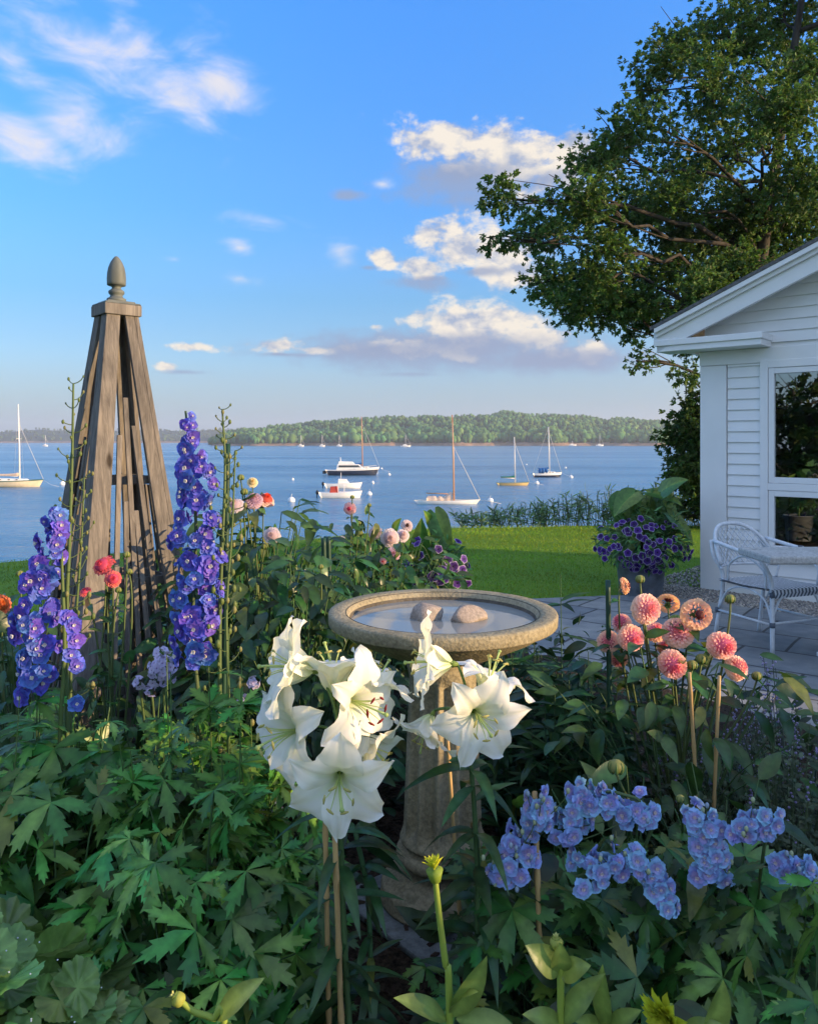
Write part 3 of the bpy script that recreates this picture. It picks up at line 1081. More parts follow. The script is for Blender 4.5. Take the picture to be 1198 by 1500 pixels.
    for (a, b) in ((1.062, wz1 - .002), (wz0 + .002, .993)):
        mb = MB()
        q = .052
        ya, yb = -.036, .02
        box(mb, (wx0 + .003, ya, a), (wx0 + q, yb, b))
        box(mb, (wx1 - q, ya, a), (wx1 - .003, yb, b))
        box(mb, (wx0 + q, ya, a), (wx1 - q, yb, a + q))
        box(mb, (wx0 + q, ya, b - q), (wx1 - q, yb, b))
        w = mb.build('window', S, house, smooth=False, bevel=.004)
        mb = MB()
        mb.add([(wx0 + q, -.008, a + q), (wx1 - q, -.008, a + q), (wx1 - q, -.008, b - q), (wx0 + q, -.008, b - q)], [(0, 1, 2, 3)])
        mb.build('glass_pane', M['glass'], w, smooth=False)


def prism_y(mb, x0, x1, z0, z1):
    v = [(x0, -.026, z0), (x1, -.026, z0), (x1, .0015, z0), (x0, .0015, z0), (x0, -.009, z1 + .004), (x1, -.009, z1 + .004), (x1, .0015, z1 + .004), (x0, .0015, z1 + .004)]
    mb.add(v, BOXF)


build_house()


def hloc(x, y, z=0):
    return HC + np.array((x * .755 + y * .656, -x * .656 + y * .755, z))


def build_gravel():
    mb = MB()
    n = 9000
    u = rng.uniform(-.55, 3.4, n)
    w = rng.uniform(-.62, -.03, n)
    side = rng.random(n) < .2
    u2 = np.where(side, rng.uniform(-.55, 0, n), u)
    w2 = np.where(side, rng.uniform(-.6, 2.5, n), w)
    pos = HC + np.stack([u2 * .755 + w2 * .656, -u2 * .656 + w2 * .755, np.full(n, .022)], 1)
    v, f = [], []
    t = MB()
    ellipsoid(t, (0, 0, 0), (1, 1, .7), 6, 4)
    X, Y, Z = frames(nrm(rng.normal(size=(n, 3))), nrm(rng.normal(size=(n, 3)) * .4 + (0, 0, 1)))
    base = np.array([(.24, .22, .19), (.34, .31, .27), (.17, .16, .15), (.40, .36, .30)])[rng.integers(4, size=n)]
    mb.inst((t.v[0], [a for a in t.f], np.ones((len(t.v[0]), 3))), pos, X, Y, Z, rng.uniform(.007, .014, n), tint=base)
    o = mb.build('gravel_strip', M['gravel'], kind='stuff')
    tag(o, 'grey brown gravel strip along the foot of the white house', 'gravel')


build_gravel()


# ------------------------------------------------------------------ trees


def tree(name, label, base, trunk_pts, trunk_r, clumps, spray_n, leaf_size, col, seed, group=None, density=1.0, limbs=True, mat='oak_leaf', cat='tree'):
    """trunk with limbs out to every leaf clump; clumps = (centre, radii)"""
    g = np.random.default_rng(seed)
    t = thing(name, label, cat, base, 0, group)
    base = np.asarray(base, float)
    mb = MB()
    tp = spline(trunk_pts, 14)
    tube(mb, tp, np.linspace(trunk_r, trunk_r * .3, len(tp)), 10)
    ends = []
    for (c, r) in clumps:
        c = np.asarray(c, float)
        if limbs:
            d = np.linalg.norm(tp - c, axis=1) + np.maximum(0, tp[:, 2] - c[2] + .4) * 1.5
            i = int(np.argmin(d))
            s = tp[i]
            midp = (s + c) / 2 + g.normal(size=3) * .12 * np.linalg.norm(c - s) * .6 + np.array((0, 0, .08 * np.linalg.norm(c - s)))
            ln = np.linalg.norm(c - s)
            pts = spline([s, midp, c], 9)
            pts[1:-1] += g.normal(size=(7, 3)) * .018 * ln
            tube(mb, pts, np.linspace(max(.018, min(trunk_r * .30, .010 * ln + .011)), .014, 9), 6)
            for k in range(int(5 + 5 * max(r))):
                q = pts[g.integers(4, 9)]
                e = c + g.normal(size=3) * np.asarray(r) * .55
                tube(mb, bez(q, (q + e) / 2 + g.normal(size=3) * .1, e, 5), np.linspace(.016, .005, 5), 4, caps=False)
    mb.build('trunk', M['bark'], t, origin=base)
    mb = MB()
    temps = [t_spray(9, .52, .13, col, s) for s in range(5)]
    for (c, r) in clumps:
        c, r = np.asarray(c, float), np.asarray(r, float)
        n = int(spray_n * density * (r[0] * r[1] * r[2]) ** .72) + 4
        # sub-clumps inside the clump give an uneven outline with gaps
        ns = max(3, int(n / 26))
        sc_ = nrm(g.normal(size=(ns, 3))) * (g.random((ns, 1)) ** .45) * r * .88 + c
        pick = g.integers(ns, size=n)
        pos = sc_[pick] + g.normal(size=(n, 3)) * (.145 * r.min() + .075) * np.array((1.15, 1.15, .75))
        d = nrm((pos - c) / r + g.normal(size=(n, 3)) * .7 + (0, 0, -.15))
        X, Y, Z = frames(d, nrm(g.normal(size=(n, 3)) * .5 + (0, 0, 1)))
        ti = g.integers(5, size=n)
        for k in range(5):
            w = ti == k
            mb.inst(temps[k], pos[w], X[w], Y[w], Z[w], leaf_size * g.uniform(.75, 1.2, w.sum()), tint=np.outer(g.uniform(.75, 1.25, w.sum()), (1, 1, 1)))
    mb.build('crown', M[mat], t, origin=base)
    return t


def build_oak():
    Y0 = 15.0
    base = np.array((6.5, Y0, -.1))
    spec = [(738, 290, 34, 30), (735, 345, 24, 18), (790, 345, 48, 34), (800, 410, 45, 28), (845, 300, 58, 42), (850, 455, 52, 30), (905, 425, 62, 36), (880, 370, 56, 34),
            (885, 235, 52, 40), (935, 190, 50, 40), (965, 110, 42, 44), (985, 60, 34, 34), (960, 290, 66, 46), (985, 390, 72, 40), (930, 478, 40, 22), (1030, 230, 72, 56), (1040, 130, 60, 52),
            (1060, 50, 62, 52), (1090, 310, 80, 52), (1060, 400, 70, 30), (1130, 160, 70, 60), (1140, 30, 60, 60), (1180, 260, 66, 60), (1190, 110, 60, 50), (1150, 360, 70, 36),
            (932, 528, 15, 17), (1003, 548, 16, 22), (1020, 500, 40, 22), (1080, 470, 60, 30), (985, 452, 50, 24), (945, 440, 55, 30), (1030, 430, 60, 34), (905, 320, 60, 40), (830, 420, 46, 30), (870, 415, 50, 34), (1000, 330, 60, 44), (1110, 420, 60, 40), (1075, 350, 60, 50), (1170, 320, 60, 50)]
    g = np.random.default_rng(3)
    cl = []
    for (px, py, rx, ry) in spec:
        Y = Y0 + g.uniform(-2.6, 1.6)
        if py > 520:
            Y = 13.6
        k = Y / F
        cl.append((P(px, py, Y), (rx * k, .5 * (rx + ry) * k * 1.15, ry * k)))
    for i in range(34):                                  # the rest of the crown, out of the frame and behind
        a, zz = g.uniform(0, 6.28), g.uniform(.0, 1.0)
        c = np.array((8.2, Y0 + 1.5, 8.6)) + np.array((5.2 * math.cos(a), 4.2 * math.sin(a), 0)) * math.sqrt(1 - zz * zz) * g.uniform(.55, 1) + np.array((0, 0, 6.2 * zz))
        px = CX + c[0] / c[1] * F
        py = HY - (c[2] - CZ) / c[1] * F
        if px < 1230 and py > -170:
            continue
        cl.append((c, (1.0, 1.0, .8)))
    tree('oak_tree', 'large spreading oak behind the white house roof, dark green crown reaching over the water', base,
         [base, base + (-.1, 0, 2.4), base + (.2, .1, 4.6), base + (.6, .1, 7.2), base + (1.2, .3, 10.5)], .19, cl, 1350, .140, (.078, .155, .042), 5)


build_oak()


def build_small_tree():
    b = np.array((5.1, 13.0, 0))
    cl = []
    g = np.random.default_rng(8)
    for (px, py, rx, ry) in [(1012, 605, 18, 24), (1002, 645, 26, 30), (1018, 690, 24, 34), (1000, 690, 16, 22), (1018, 740, 18, 26), (1040, 640, 26, 40), (1045, 720, 28, 44), (1030, 590, 14, 22), (1075, 660, 30, 50), (1080, 740, 30, 40)]:
        k = 12.9 / F
        cl.append((P(px, py, 12.9 + g.uniform(-.3, .5)), (rx * k, rx * k * 1.1, ry * k)))
    tree('small_tree', 'dense small tree with dark leaves close behind the house corner', b, [b, b + (-.05, 0, .8), b + (-.2, 0, 1.6)], .08, cl, 5200, .13, (.060, .115, .030), 9)
    # a shrubby maple left of the viewpoint that the window mirrors
    b = np.array((-9.5, -1.8, 0))
    cl = [((b + g.normal(size=3) * (1.5, 1.5, .3) + (0, 0, .5 + 2.4 * g.random())), (.8, .8, .6)) for _ in range(34)]
    tree('garden_maple', 'leafy maple left of the viewpoint, mirrored in the house window', b, [b, b + (.1, 0, 1.0), b + (.0, .1, 2.8)], .12, cl, 120, .32, (.045, .09, .025), 10)


build_small_tree()


def build_shade_hedge():
    """unseen hedge added east of the bed, shaped to keep low sun off the plants"""
    g = np.random.default_rng(21)
    a, b = np.array((7.4, -6.2, 0)), np.array((8.95, 1.75, 0))
    t = thing('shade_hedge', 'unseen evergreen hedge added beyond the patio to shade the foot of the bed', 'hedge', (a + b) / 2)
    mb = MB()
    n = 9000
    u = g.random(n)
    yy = a[1] + u * (b[1] - a[1])
    top = 1.98 + .34 * np.exp(-((yy + 1.2) / .20) ** 2) - .22 * np.clip(-(yy + 1.45) / .15, 0, 1) + .03 * np.sin(u * 23) + .03 * np.sin(u * 61)  # top of the unseen hedge, shaped to set the shade line on the flowers
    z = top * np.sqrt(g.random(n))
    off = g.uniform(-.42, .42, n)
    pos = a + u[:, None] * (b - a) + np.stack([off, -off * .35, z], 1)
    X, Y, Z = frames(nrm(g.normal(size=(n, 3)) + (0, 0, .4)), nrm(g.normal(size=(n, 3)) + (0, 0, .8)))
    mb.inst(t_spray(9, .55, .17, (.03, .065, .02), 3), pos, X, Y, Z, .26 * g.uniform(.8, 1.2, n))
    mb.build('foliage', M['leaf_small'], t, origin=(a + b) / 2)
    mb = MB()
    for k in range(9):
        q = a + (b - a) * (k + .5) / 9
        tube(mb, spline([q, q + (.05, .03, .7), q + (-.05, 0, 1.5)], 6), np.linspace(.05, .015, 6), 6)
    mb.build('stem', M['bark'], t, origin=(a + b) / 2)


build_shade_hedge()


def build_bank_plants():
    g = np.random.default_rng(31)
    mb = MB()
    blade = t_blade(1, .07, .3, .35, 4, .4, (.11, .19, .085), 1.15)
    n = 0
    for i in range(230):
        x = g.uniform(.9, 5.6)
        y = edge_y(x) + g.uniform(.05, 1.0)
        h = (.14 + .40 * np.clip((x - 1.0) / 3.2, 0, 1)) * g.uniform(.5, 1.35)
        b = np.array((x, y, -.12))
        tp = b + (g.normal() * .08, g.normal() * .05, h + .12)
        pts = bez(b, (b + tp) / 2 + (g.normal() * .04, 0, 0), tp, 5)
        tube(mb, pts, .006, 3, (.06, .10, .04), caps=False)
        m = 9
        tt = g.uniform(.2, 1, m)
        pos = b + (tp - b) * tt[:, None]
        d = nrm(g.normal(size=(m, 3)) * (1, 1, .5) + (0, 0, .6))
        X, Y, Z = frames(d, nrm(g.normal(size=(m, 3)) + (0, -.4, 1)))
        mb.inst(blade, pos, X, Y, Z, g.uniform(.10, .20, m), tint=np.outer(g.uniform(.8, 1.5, m), (1, 1, 1)))
    o = mb.build('bank_foliage', M['leaf_small'], kind='stuff')
    tag(o, 'wispy wild plants growing along the top of the shore bank', 'wild plants')


build_bank_plants()
#@@PART2
# ------------------------------------------------------------------ boats and buoys


def on_water(px, py):
    Y = (CZ - WATER) * F / (py - HY)
    return np.array(((px - CX) / F * Y, Y, WATER))


def t_hull(L, B, fb, bow=1.0, stern=.55, draft=.35, n=17, sheer=.35):
    """lofted hull along +X (bow at +L/2): returns MB rows"""
    v = []
    prof = [(1.0, 1.0), (1.0, .86), (.97, .5), (.90, .12), (.62, -.5), (0, -1)]
    for i in range(n):
        u = -1 + 2 * i / (n - 1)
        b = B / 2 * ((1 - max(0, u) ** 2.3 * bow) if u > 0 else (1 - (1 - stern) * (-u) ** 2))
        b = max(b, .015)
        zs = fb * (1 + sheer * (u * .5 + .5) ** 2 + .12 * (u < 0) * u * u)
        x = u * L / 2
        rake = (1 if u > .6 else 0) * (u - .6) / .4
        sr = (1 if u < -.7 else 0) * (-u - .7) / .3
        pts = []
        for (w, h) in prof:
            z = zs * h if h >= 0 else draft * h
            xx = x + (.10 * L * rake * (z / zs - 1) * .55 if z < zs else 0) + (-.06 * L * sr * (z / zs - 1))
            pts.append((xx, b * w * (1 - .5 * rake * (1 - h) * .5), z))
        row = [(x_, -y_, z_) for x_, y_, z_ in pts] + [(x_, y_, z_) for x_, y_, z_ in pts[-2::-1]]
        v.append(row)
    return np.array(v)


def hull_mesh(rows, a, b):
    """strip of the hull between girth rows a..b on both sides plus stern cap"""
    n, k, _ = rows.shape
    f = []
    for i in range(n - 1):
        for j in list(range(a, b)) + list(range(k - 1 - b, k - 1 - a)):
            f.append((i * k + j, i * k + j + 1, (i + 1) * k + j + 1, (i + 1) * k + j))
    for i in (0, n - 1):
        for j in range(a, b):
            q = (i * k + j, i * k + j + 1, i * k + k - 2 - j, i * k + k - 1 - j)
            if len(set(q)) == 4:
                f.append(q)
            else:
                f.append(tuple(dict.fromkeys(q)))
    return rows.reshape(-1, 3), [q for q in f if len(q) >= 3]


def boat_base(name, label, px, py, L, B, fb, hull_m, band_m, heading, deck_m='cream', group=None, **kw):
    t = thing(name, label, 'boat', on_water(px, py), heading, group)
    rows = t_hull(L, B, fb, **kw)
    mb = MB()
    mb.add(*hull_mesh(rows, 1, 5))
    mb.build('hull', M[hull_m], t)
    mb = MB()
    mb.add(*hull_mesh(rows, 0, 1))
    mb.build('rubbing_strake', M[band_m], t)
    mb = MB()
    n, k, _ = rows.shape
    dv = np.concatenate([rows[:, 0] * (1, .98, 1) - (0, 0, .04), rows[:, -1] * (1, .98, 1) - (0, 0, .04)])
    mb.add(dv, [(i, i + 1, n + i + 1, n + i) for i in range(n - 1)])
    mb.build('deck', M[deck_m], t)
    return t, rows


def sailboat(label, px, py, L, mast_h, heading, hull='white_gel', band='varnish', mast='alloy', mast_x=.12, cover='canvas', cabin=.35, boom=.42, fb=.75, fore=True, back=False, spar_r=.085, group=None, stay_top=.98, cover_h=.28, extra=None):
    B = L * .29
    t, rows = boat_base('sailboat', label, px, py, L, B, fb, hull, band, heading, group=group)
    mx = mast_x * L
    z0 = fb * 1.12
    mb = MB()
    tube(mb, [(mx, 0, .1), (mx - .02 * mast_h * .3, 0, mast_h * .5), (mx - .02 * mast_h, 0, mast_h)], [spar_r * 1.2, spar_r * 1.1, spar_r * .8], 8)
    m = mb.build('mast', M[mast], t)
    mb = MB()
    tube(mb, [(mx - .02 * mast_h * .55, -.07 * mast_h, mast_h * .58), (mx - .02 * mast_h * .55, 0, mast_h * .585), (mx - .02 * mast_h * .55, .07 * mast_h, mast_h * .58)], .04, 5)
    mb.build('spreader', M[mast], m)
    bz = z0 + .75
    if boom:
        mb = MB()
        tube(mb, [(mx - .1, 0, bz), (mx - boom * L, 0, bz + .12)], .06, 6)
        mb.build('boom', M[mast], t)
        if cover:
            mb = MB()
            pts = spline([(mx - .12, 0, bz + .35), (mx - .15 * L, 0, bz + .22), (mx - boom * L * .95, 0, bz + .24)], 9)
            rr = np.linspace(cover_h, cover_h * .55, 9)
            tube(mb, pts, rr, 9)
            mb.build('sail_cover', M[cover], t)
    if cabin:
        mb = MB()
        ch = .42
        c0, c1 = -cabin * L * .35, cabin * L * .75
        w = B * .28
        hexa(mb, [(c0, -w, z0 - .06), (c1, -w * .6, z0 - .02), (c1, w * .6, z0 - .02), (c0, w, z0 - .06)], [(c0 + .06, -w * .86, z0 + ch), (c1 - .35, -w * .5, z0 + ch * .7), (c1 - .35, w * .5, z0 + ch * .7), (c0 + .06, w * .86, z0 + ch)])
        c = mb.build('cabin', M['white_gel'], t, smooth=False, bevel=.04)
        for s in (-1, 1):
            mb = MB()
            for q in (.25, .5, .72):
                xx = c0 + (c1 - c0) * q
                wy = s * (w * (.95 - .30 * q))
                tube(mb, [(xx - .16, wy, z0 + .2), (xx + .16, wy - s * .02, z0 + .2)], .07, 6)
            mb.build('porthole', M['tinted'], c)
    bowz = float(rows[-1, 0, 2])
    if fore:
        mb = MB()
        tube(mb, [(L * .5 - .05, 0, bowz), (mx - .02 * mast_h * stay_top, 0, mast_h * stay_top)], .035, 4)
        mb.build('forestay', M['wire'], t)
    if back:
        mb = MB()
        tube(mb, [(-L * .5 + .05, 0, fb * 1.1), (mx - .02 * mast_h, 0, mast_h * .99)], .022, 4)
        mb.build('backstay', M['wire'], t)
    for s in (-1, 1):
        mb = MB()
        tube(mb, [(mx - .1, s * B * .46, fb * 1.1), (mx - .02 * mast_h * .58, s * .07 * mast_h, mast_h * .58), (mx - .02 * mast_h * .95, 0, mast_h * .95)], .014, 3)
        mb.build('shroud', M['wire'], t)
    mb = MB()
    tube(mb, [(L * .5 - .1, 0, bowz - .1), (L * .5 + 1.2, 0, .35), (L * .5 + 2.6, 0, .02)], .02, 4)
    mb.build('mooring_line', M['wire'], t)
    return t


def build_boats():
    # long dark hulled sloop cut by the left edge of the view
    sailboat('cream hulled sloop with tall white mast, cut by the left picture edge', 8, 713, 13.2, 14.2, .02, 'cream', 'dark_green', 'alloy', .19, 'canvas', .4, .36, .95, spar_r=.12, stay_top=.78)
    sailboat('white daysailer with varnished wooden mast and pale sail bundled on its boom', 655, 738, 8.3, 11.2, -.03, 'white_gel', 'white_gel', 'varnish', .10, None, .0, .42, .42, spar_r=.10, stay_top=.66, extra=None)
    t = bpy.data.objects['sailboat.001']
    mb = MB()                                            # loose sail flaked over the boom
    g = np.random.default_rng(4)
    x = np.linspace(.6, -2.6, 15)
    v = []
    for i, xx in enumerate(x):
        top = .95 + .55 * math.exp(-((xx - .5) / .5) ** 2) + .07 * math.sin(i * 2.1) + .05 * g.normal()
        for (yy, zz) in ((-.42, .42), (-.34, .42 + (top - .42) * .6), (0, top), (.34, .42 + (top - .42) * .6), (.42, .42)):
            v.append((xx, yy + .05 * math.sin(i * 1.7), zz))
    mb.add(v, [(i * 5 + j, i * 5 + j + 1, i * 5 + j + 6, i * 5 + j + 5) for i in range(14) for j in range(4)] + [(0, 1, 2, 3, 4), (74, 73, 72, 71, 70)])
    mb.build('furled_sail', M['canvas'], t)
    sailboat('small varnished sloop with green sail cover, left of the blue hooded sloop', 751, 711, 5.9, 8.6, .06, 'ochre', 'dark_green', 'alloy', .07, 'green_canvas', .0, .46, .45, spar_r=.085, stay_top=.9, cover_h=.2)
    t = sailboat('white sloop with blue spray hood and dark boot stripe, right of the green covered sloop', 801, 699, 6.4, 10.9, .05, 'navy', 'white_gel', 'alloy', .08, 'blue_canvas', .42, .4, .80, spar_r=.11, stay_top=.92, back=True, cover_h=.22)
    mb = MB()
    for xx, hh in ((-.2, .55), (-.9, .72), (-1.5, .62)):
        ellipsoid(mb, (xx, 0, 1.35), (.45, .75, hh), 10, 6)
    mb.build('spray_hood', M['blue_canvas'], t)
    mb = MB()
    mb.add(*hull_mesh(t_hull(6.46, 1.90, .80), 0, 2))
    mb.build('topsides', M['white_gel'], t)
    # motor yacht with a mast of the boat behind it
    t, rows = boat_base('motor_yacht', 'white motor yacht with dark hull, long cabin and flybridge, ahead of two small white launches', 516, 696, 12.2, 3.7, 1.15, 'navy', 'white_gel', 0.0, 'white_gel', stern=.85)
    mb = MB()
    hexa(mb, [(-3.6, -1.45, 1.2), (3.0, -1.1, 1.35), (3.0, 1.1, 1.35), (-3.6, 1.45, 1.2)], [(-3.3, -1.3, 2.55), (1.4, -1.0, 2.5), (1.4, 1.0, 2.5), (-3.3, 1.3, 2.55)])
    c = mb.build('cabin', M['white_gel'], t, smooth=False, bevel=.08)
    mb = MB()
    hexa(mb, [(-3.0, -1.47, 1.85), (1.9, -1.14, 1.85), (1.9, 1.14, 1.85), (-3.0, 1.47, 1.85)], [(-2.9, -1.38, 2.3), (1.55, -1.08, 2.3), (1.55, 1.08, 2.3), (-2.9, 1.38, 2.3)])
    mb.build('cabin_window', M['tinted'], c, smooth=False)
    mb = MB()
    hexa(mb, [(-3.1, -1.1, 2.56), (.6, -.9, 2.56), (.6, .9, 2.56), (-3.1, 1.1, 2.56)], [(-3.0, -1.0, 3.2), (.0, -.8, 3.1), (.0, .8, 3.1), (-3.0, 1.0, 3.2)])
    tube(mb, [(-2.6, -.9, 3.2), (-2.7, -.8, 4.0), (-2.7, .8, 4.0), (-2.6, .9, 3.2)], .06, 5)
    mb.build('flybridge', M['white_gel'], t, smooth=False, bevel=.05)
    mb = MB()
    pts = [(5.6, 0, 2.2), (3.4, -1.3, 2.05), (1.5, -1.5, 2.0)]
    for s in (1, -1):
        tube(mb, [(x, s * y, z) for x, y, z in pts], .03, 4)
        for (x, y, z) in pts:
            tube(mb, [(x, s * y, z), (x, s * y, 1.2)], .025, 4)
    mb.build('bow_rail', M['wire'], t)
    mb = MB()
    hexa(mb, [(-6.7, -1.0, .35), (-6.0, -1.2, .35), (-6.0, 1.2, .35), (-6.7, 1.0, .35)], [(-6.7, -.9, 1.0), (-6.0, -1.2, 1.05), (-6.0, 1.2, 1.05), (-6.7, .9, 1.0)])
    mb.build('stern_dinghy', M['dark'], t, smooth=False, bevel=.05)
    sailboat('sloop with tall wooden mast and blue sail cover, moored just beyond the motor yacht', 530, 691, 9.0, 14.0, 0.0, 'white_gel', 'white_gel', 'varnish', .02, 'blue_canvas', .3, .3, .9, spar_r=.12, stay_top=.9)
    # launches
    for (px, py, L, lab, red) in ((503, 715, 6.3, 'white open launch with small wheelhouse, directly behind the motor yacht', False), (499, 729, 6.0, 'white outboard skiff with red console cover, nearest of the boats by the motor yacht', True)):
        t, rows = boat_base('motor_launch', lab, px, py, L, 2.1, .72, 'white_gel', 'white_gel', .03, 'white_gel', stern=.85, group='white launches on moorings')
        mb = MB()
        if red:
            hexa(mb, [(-1.5, -.45, .7), (-.3, -.45, .7), (-.3, .45, .7), (-1.5, .45, .7)], [(-1.4, -.4, 1.55), (-.5, -.4, 1.6), (-.5, .4, 1.6), (-1.4, .4, 1.55)])
            mb.build('console', M['red_canvas'], t, smooth=False, bevel=.05)
            mb = MB()
            for sx in (-.35, .5):
                tube(mb, [(sx, -.5, .75), (sx, -.5, 1.9), (sx, .5, 1.9), (sx, .5, .75)], .03, 5)
            mb.build('windscreen_frame', M['alloy'], t)
        else:
            hexa(mb, [(-.9, -.75, .75), (1.0, -.6, .8), (1.0, .6, .8), (-.9, .75, .75)], [(-.8, -.65, 1.55), (.5, -.5, 1.5), (.5, .5, 1.5), (-.8, .65, 1.55)])
            mb.build('wheelhouse', M['white_gel'], t, smooth=False, bevel=.06)
            mb = MB()
            tube(mb, [(-.4, 0, 1.5), (-.4, 0, 2.6)], .04, 5)
            tube(mb, [(-.4, -.5, 1.9), (-.4, .5, 1.9)], .03, 5)
            mb.build('mast', M['alloy'], t)
        mb = MB()
        ellipsoid(mb, (-L / 2 - .25, 0, .72), (.22, .2, .34), 8, 6)
        tube(mb, [(-L / 2 - .25, 0, .5), (-L / 2 - .3, 0, -.3)], .08, 6)
        mb.build('outboard_motor', M['dark'], t)
    # small far boats against the opposite shore
    far = [(594, 654.6, 16, 'distant white sailboat against the far wood, left of the varnished mast'), (838, 653.0, 15, 'distant white motor boat near the right end of the far shore'),
           (878, 653.4, 14, 'distant white sailboat furthest right along the far shore'), (441, 654.2, 10, 'distant sailboat low under the far wood, leftmost of a loose row'),
           (472, 654.4, 9, 'distant sailboat in the middle of a loose row under the far wood'), (497, 654.0, 9, 'distant tiny hull at the right end of the loose row under the far wood'),
           (67, 654.0, 9, 'distant pale boat far off below the left hill')]
    for px, py, L, lab in far:
        p = on_water(px, py)
        k = 1 if 'motor' not in lab else 0
        t, rows = boat_base('far_boat', lab, px, py, L * .8, L * .26, 1.5, 'white_gel', 'white_gel', 0, 'white_gel', group='distant boats along the far shore')
        mb = MB()
        hexa(mb, [(-L * .2, -1, 1.6), (L * .15, -1, 1.6), (L * .15, 1, 1.6), (-L * .2, 1, 1.6)], [(-L * .18, -.9, 3.0), (L * .08, -.9, 3.0), (L * .08, .9, 3.0), (-L * .18, .9, 3.0)])
        mb.build('cabin', M['white_gel'], t, smooth=False)
        mb = MB()
        h = 15 if k else 7
        tube(mb, [(0, 0, 1), (0, 0, h)], .22, 5)
        mast = mb.build('mast', M['alloy'], t)
        if k:
            mb = MB()
            tube(mb, [(L * .4, 0, 1.8), (0, 0, h * .95)], .1, 4)
            mb.build('forestay', M['wire'], t)
    # buoys
    mb = MB()
    ellipsoid(mb, (0, 0, .12), (.36, .36, .36), 14, 9)
    b0 = mb.build('mooring_buoy', M['white_gel'])
    mb = MB()
    tube(mb, [(0, 0, .45), (0, 0, .62), (.07, 0, .68), (0, 0, .74)], .03, 5)
    mb.build('ring', M['wire'], b0)
    spots = [(427, 735, 1.35, 'white mooring buoy floating alone left of the white skiff'), (541, 725, 1.1, 'white mooring buoy right of the skiff with red console'),
             (546, 708, .85, 'small white buoy beside the bow of the white wheelhouse launch'), (570, 696, 1.0, 'white buoy off the bow of the motor yacht'),
             (559, 687, .8, 'tiny buoy beyond the bow of the motor yacht'), (718, 735, 1.1, 'white buoy at the mooring line of the varnished mast daysailer'),
             (786, 709, 1.15, 'white buoy between the green covered sloop and the blue hooded sloop'), (836, 700, 1.2, 'white buoy just right of the blue hooded sloop'),
             (828, 686, .9, 'white buoy beyond the stern line of the blue hooded sloop'), (771, 681, .7, 'faint small buoy beyond the mast of the green covered sloop'),
             (429, 703, .8, 'small buoy far out above the lone left buoy'), (92, 710, 1.35, 'white buoy beside the left edge of the wooden obelisk')]
    for i, (px, py, s, lab) in enumerate(spots):
        if i == 0:
            o = b0
        else:
            o = b0.copy()
            COL.objects.link(o)
            for ch in b0.children:
                c = ch.copy()
                COL.objects.link(c)
                c.parent = o
        o.location = on_water(px, py)
        o.scale = (s, s, s)
        tag(o, lab, 'buoy', 'white mooring buoys on the bay')


build_boats()

# ------------------------------------------------------------------ birdbath, its slab and its two stones
BY = 2.3
BATH = P(648, 1328, BY)
BATH[2] = .10


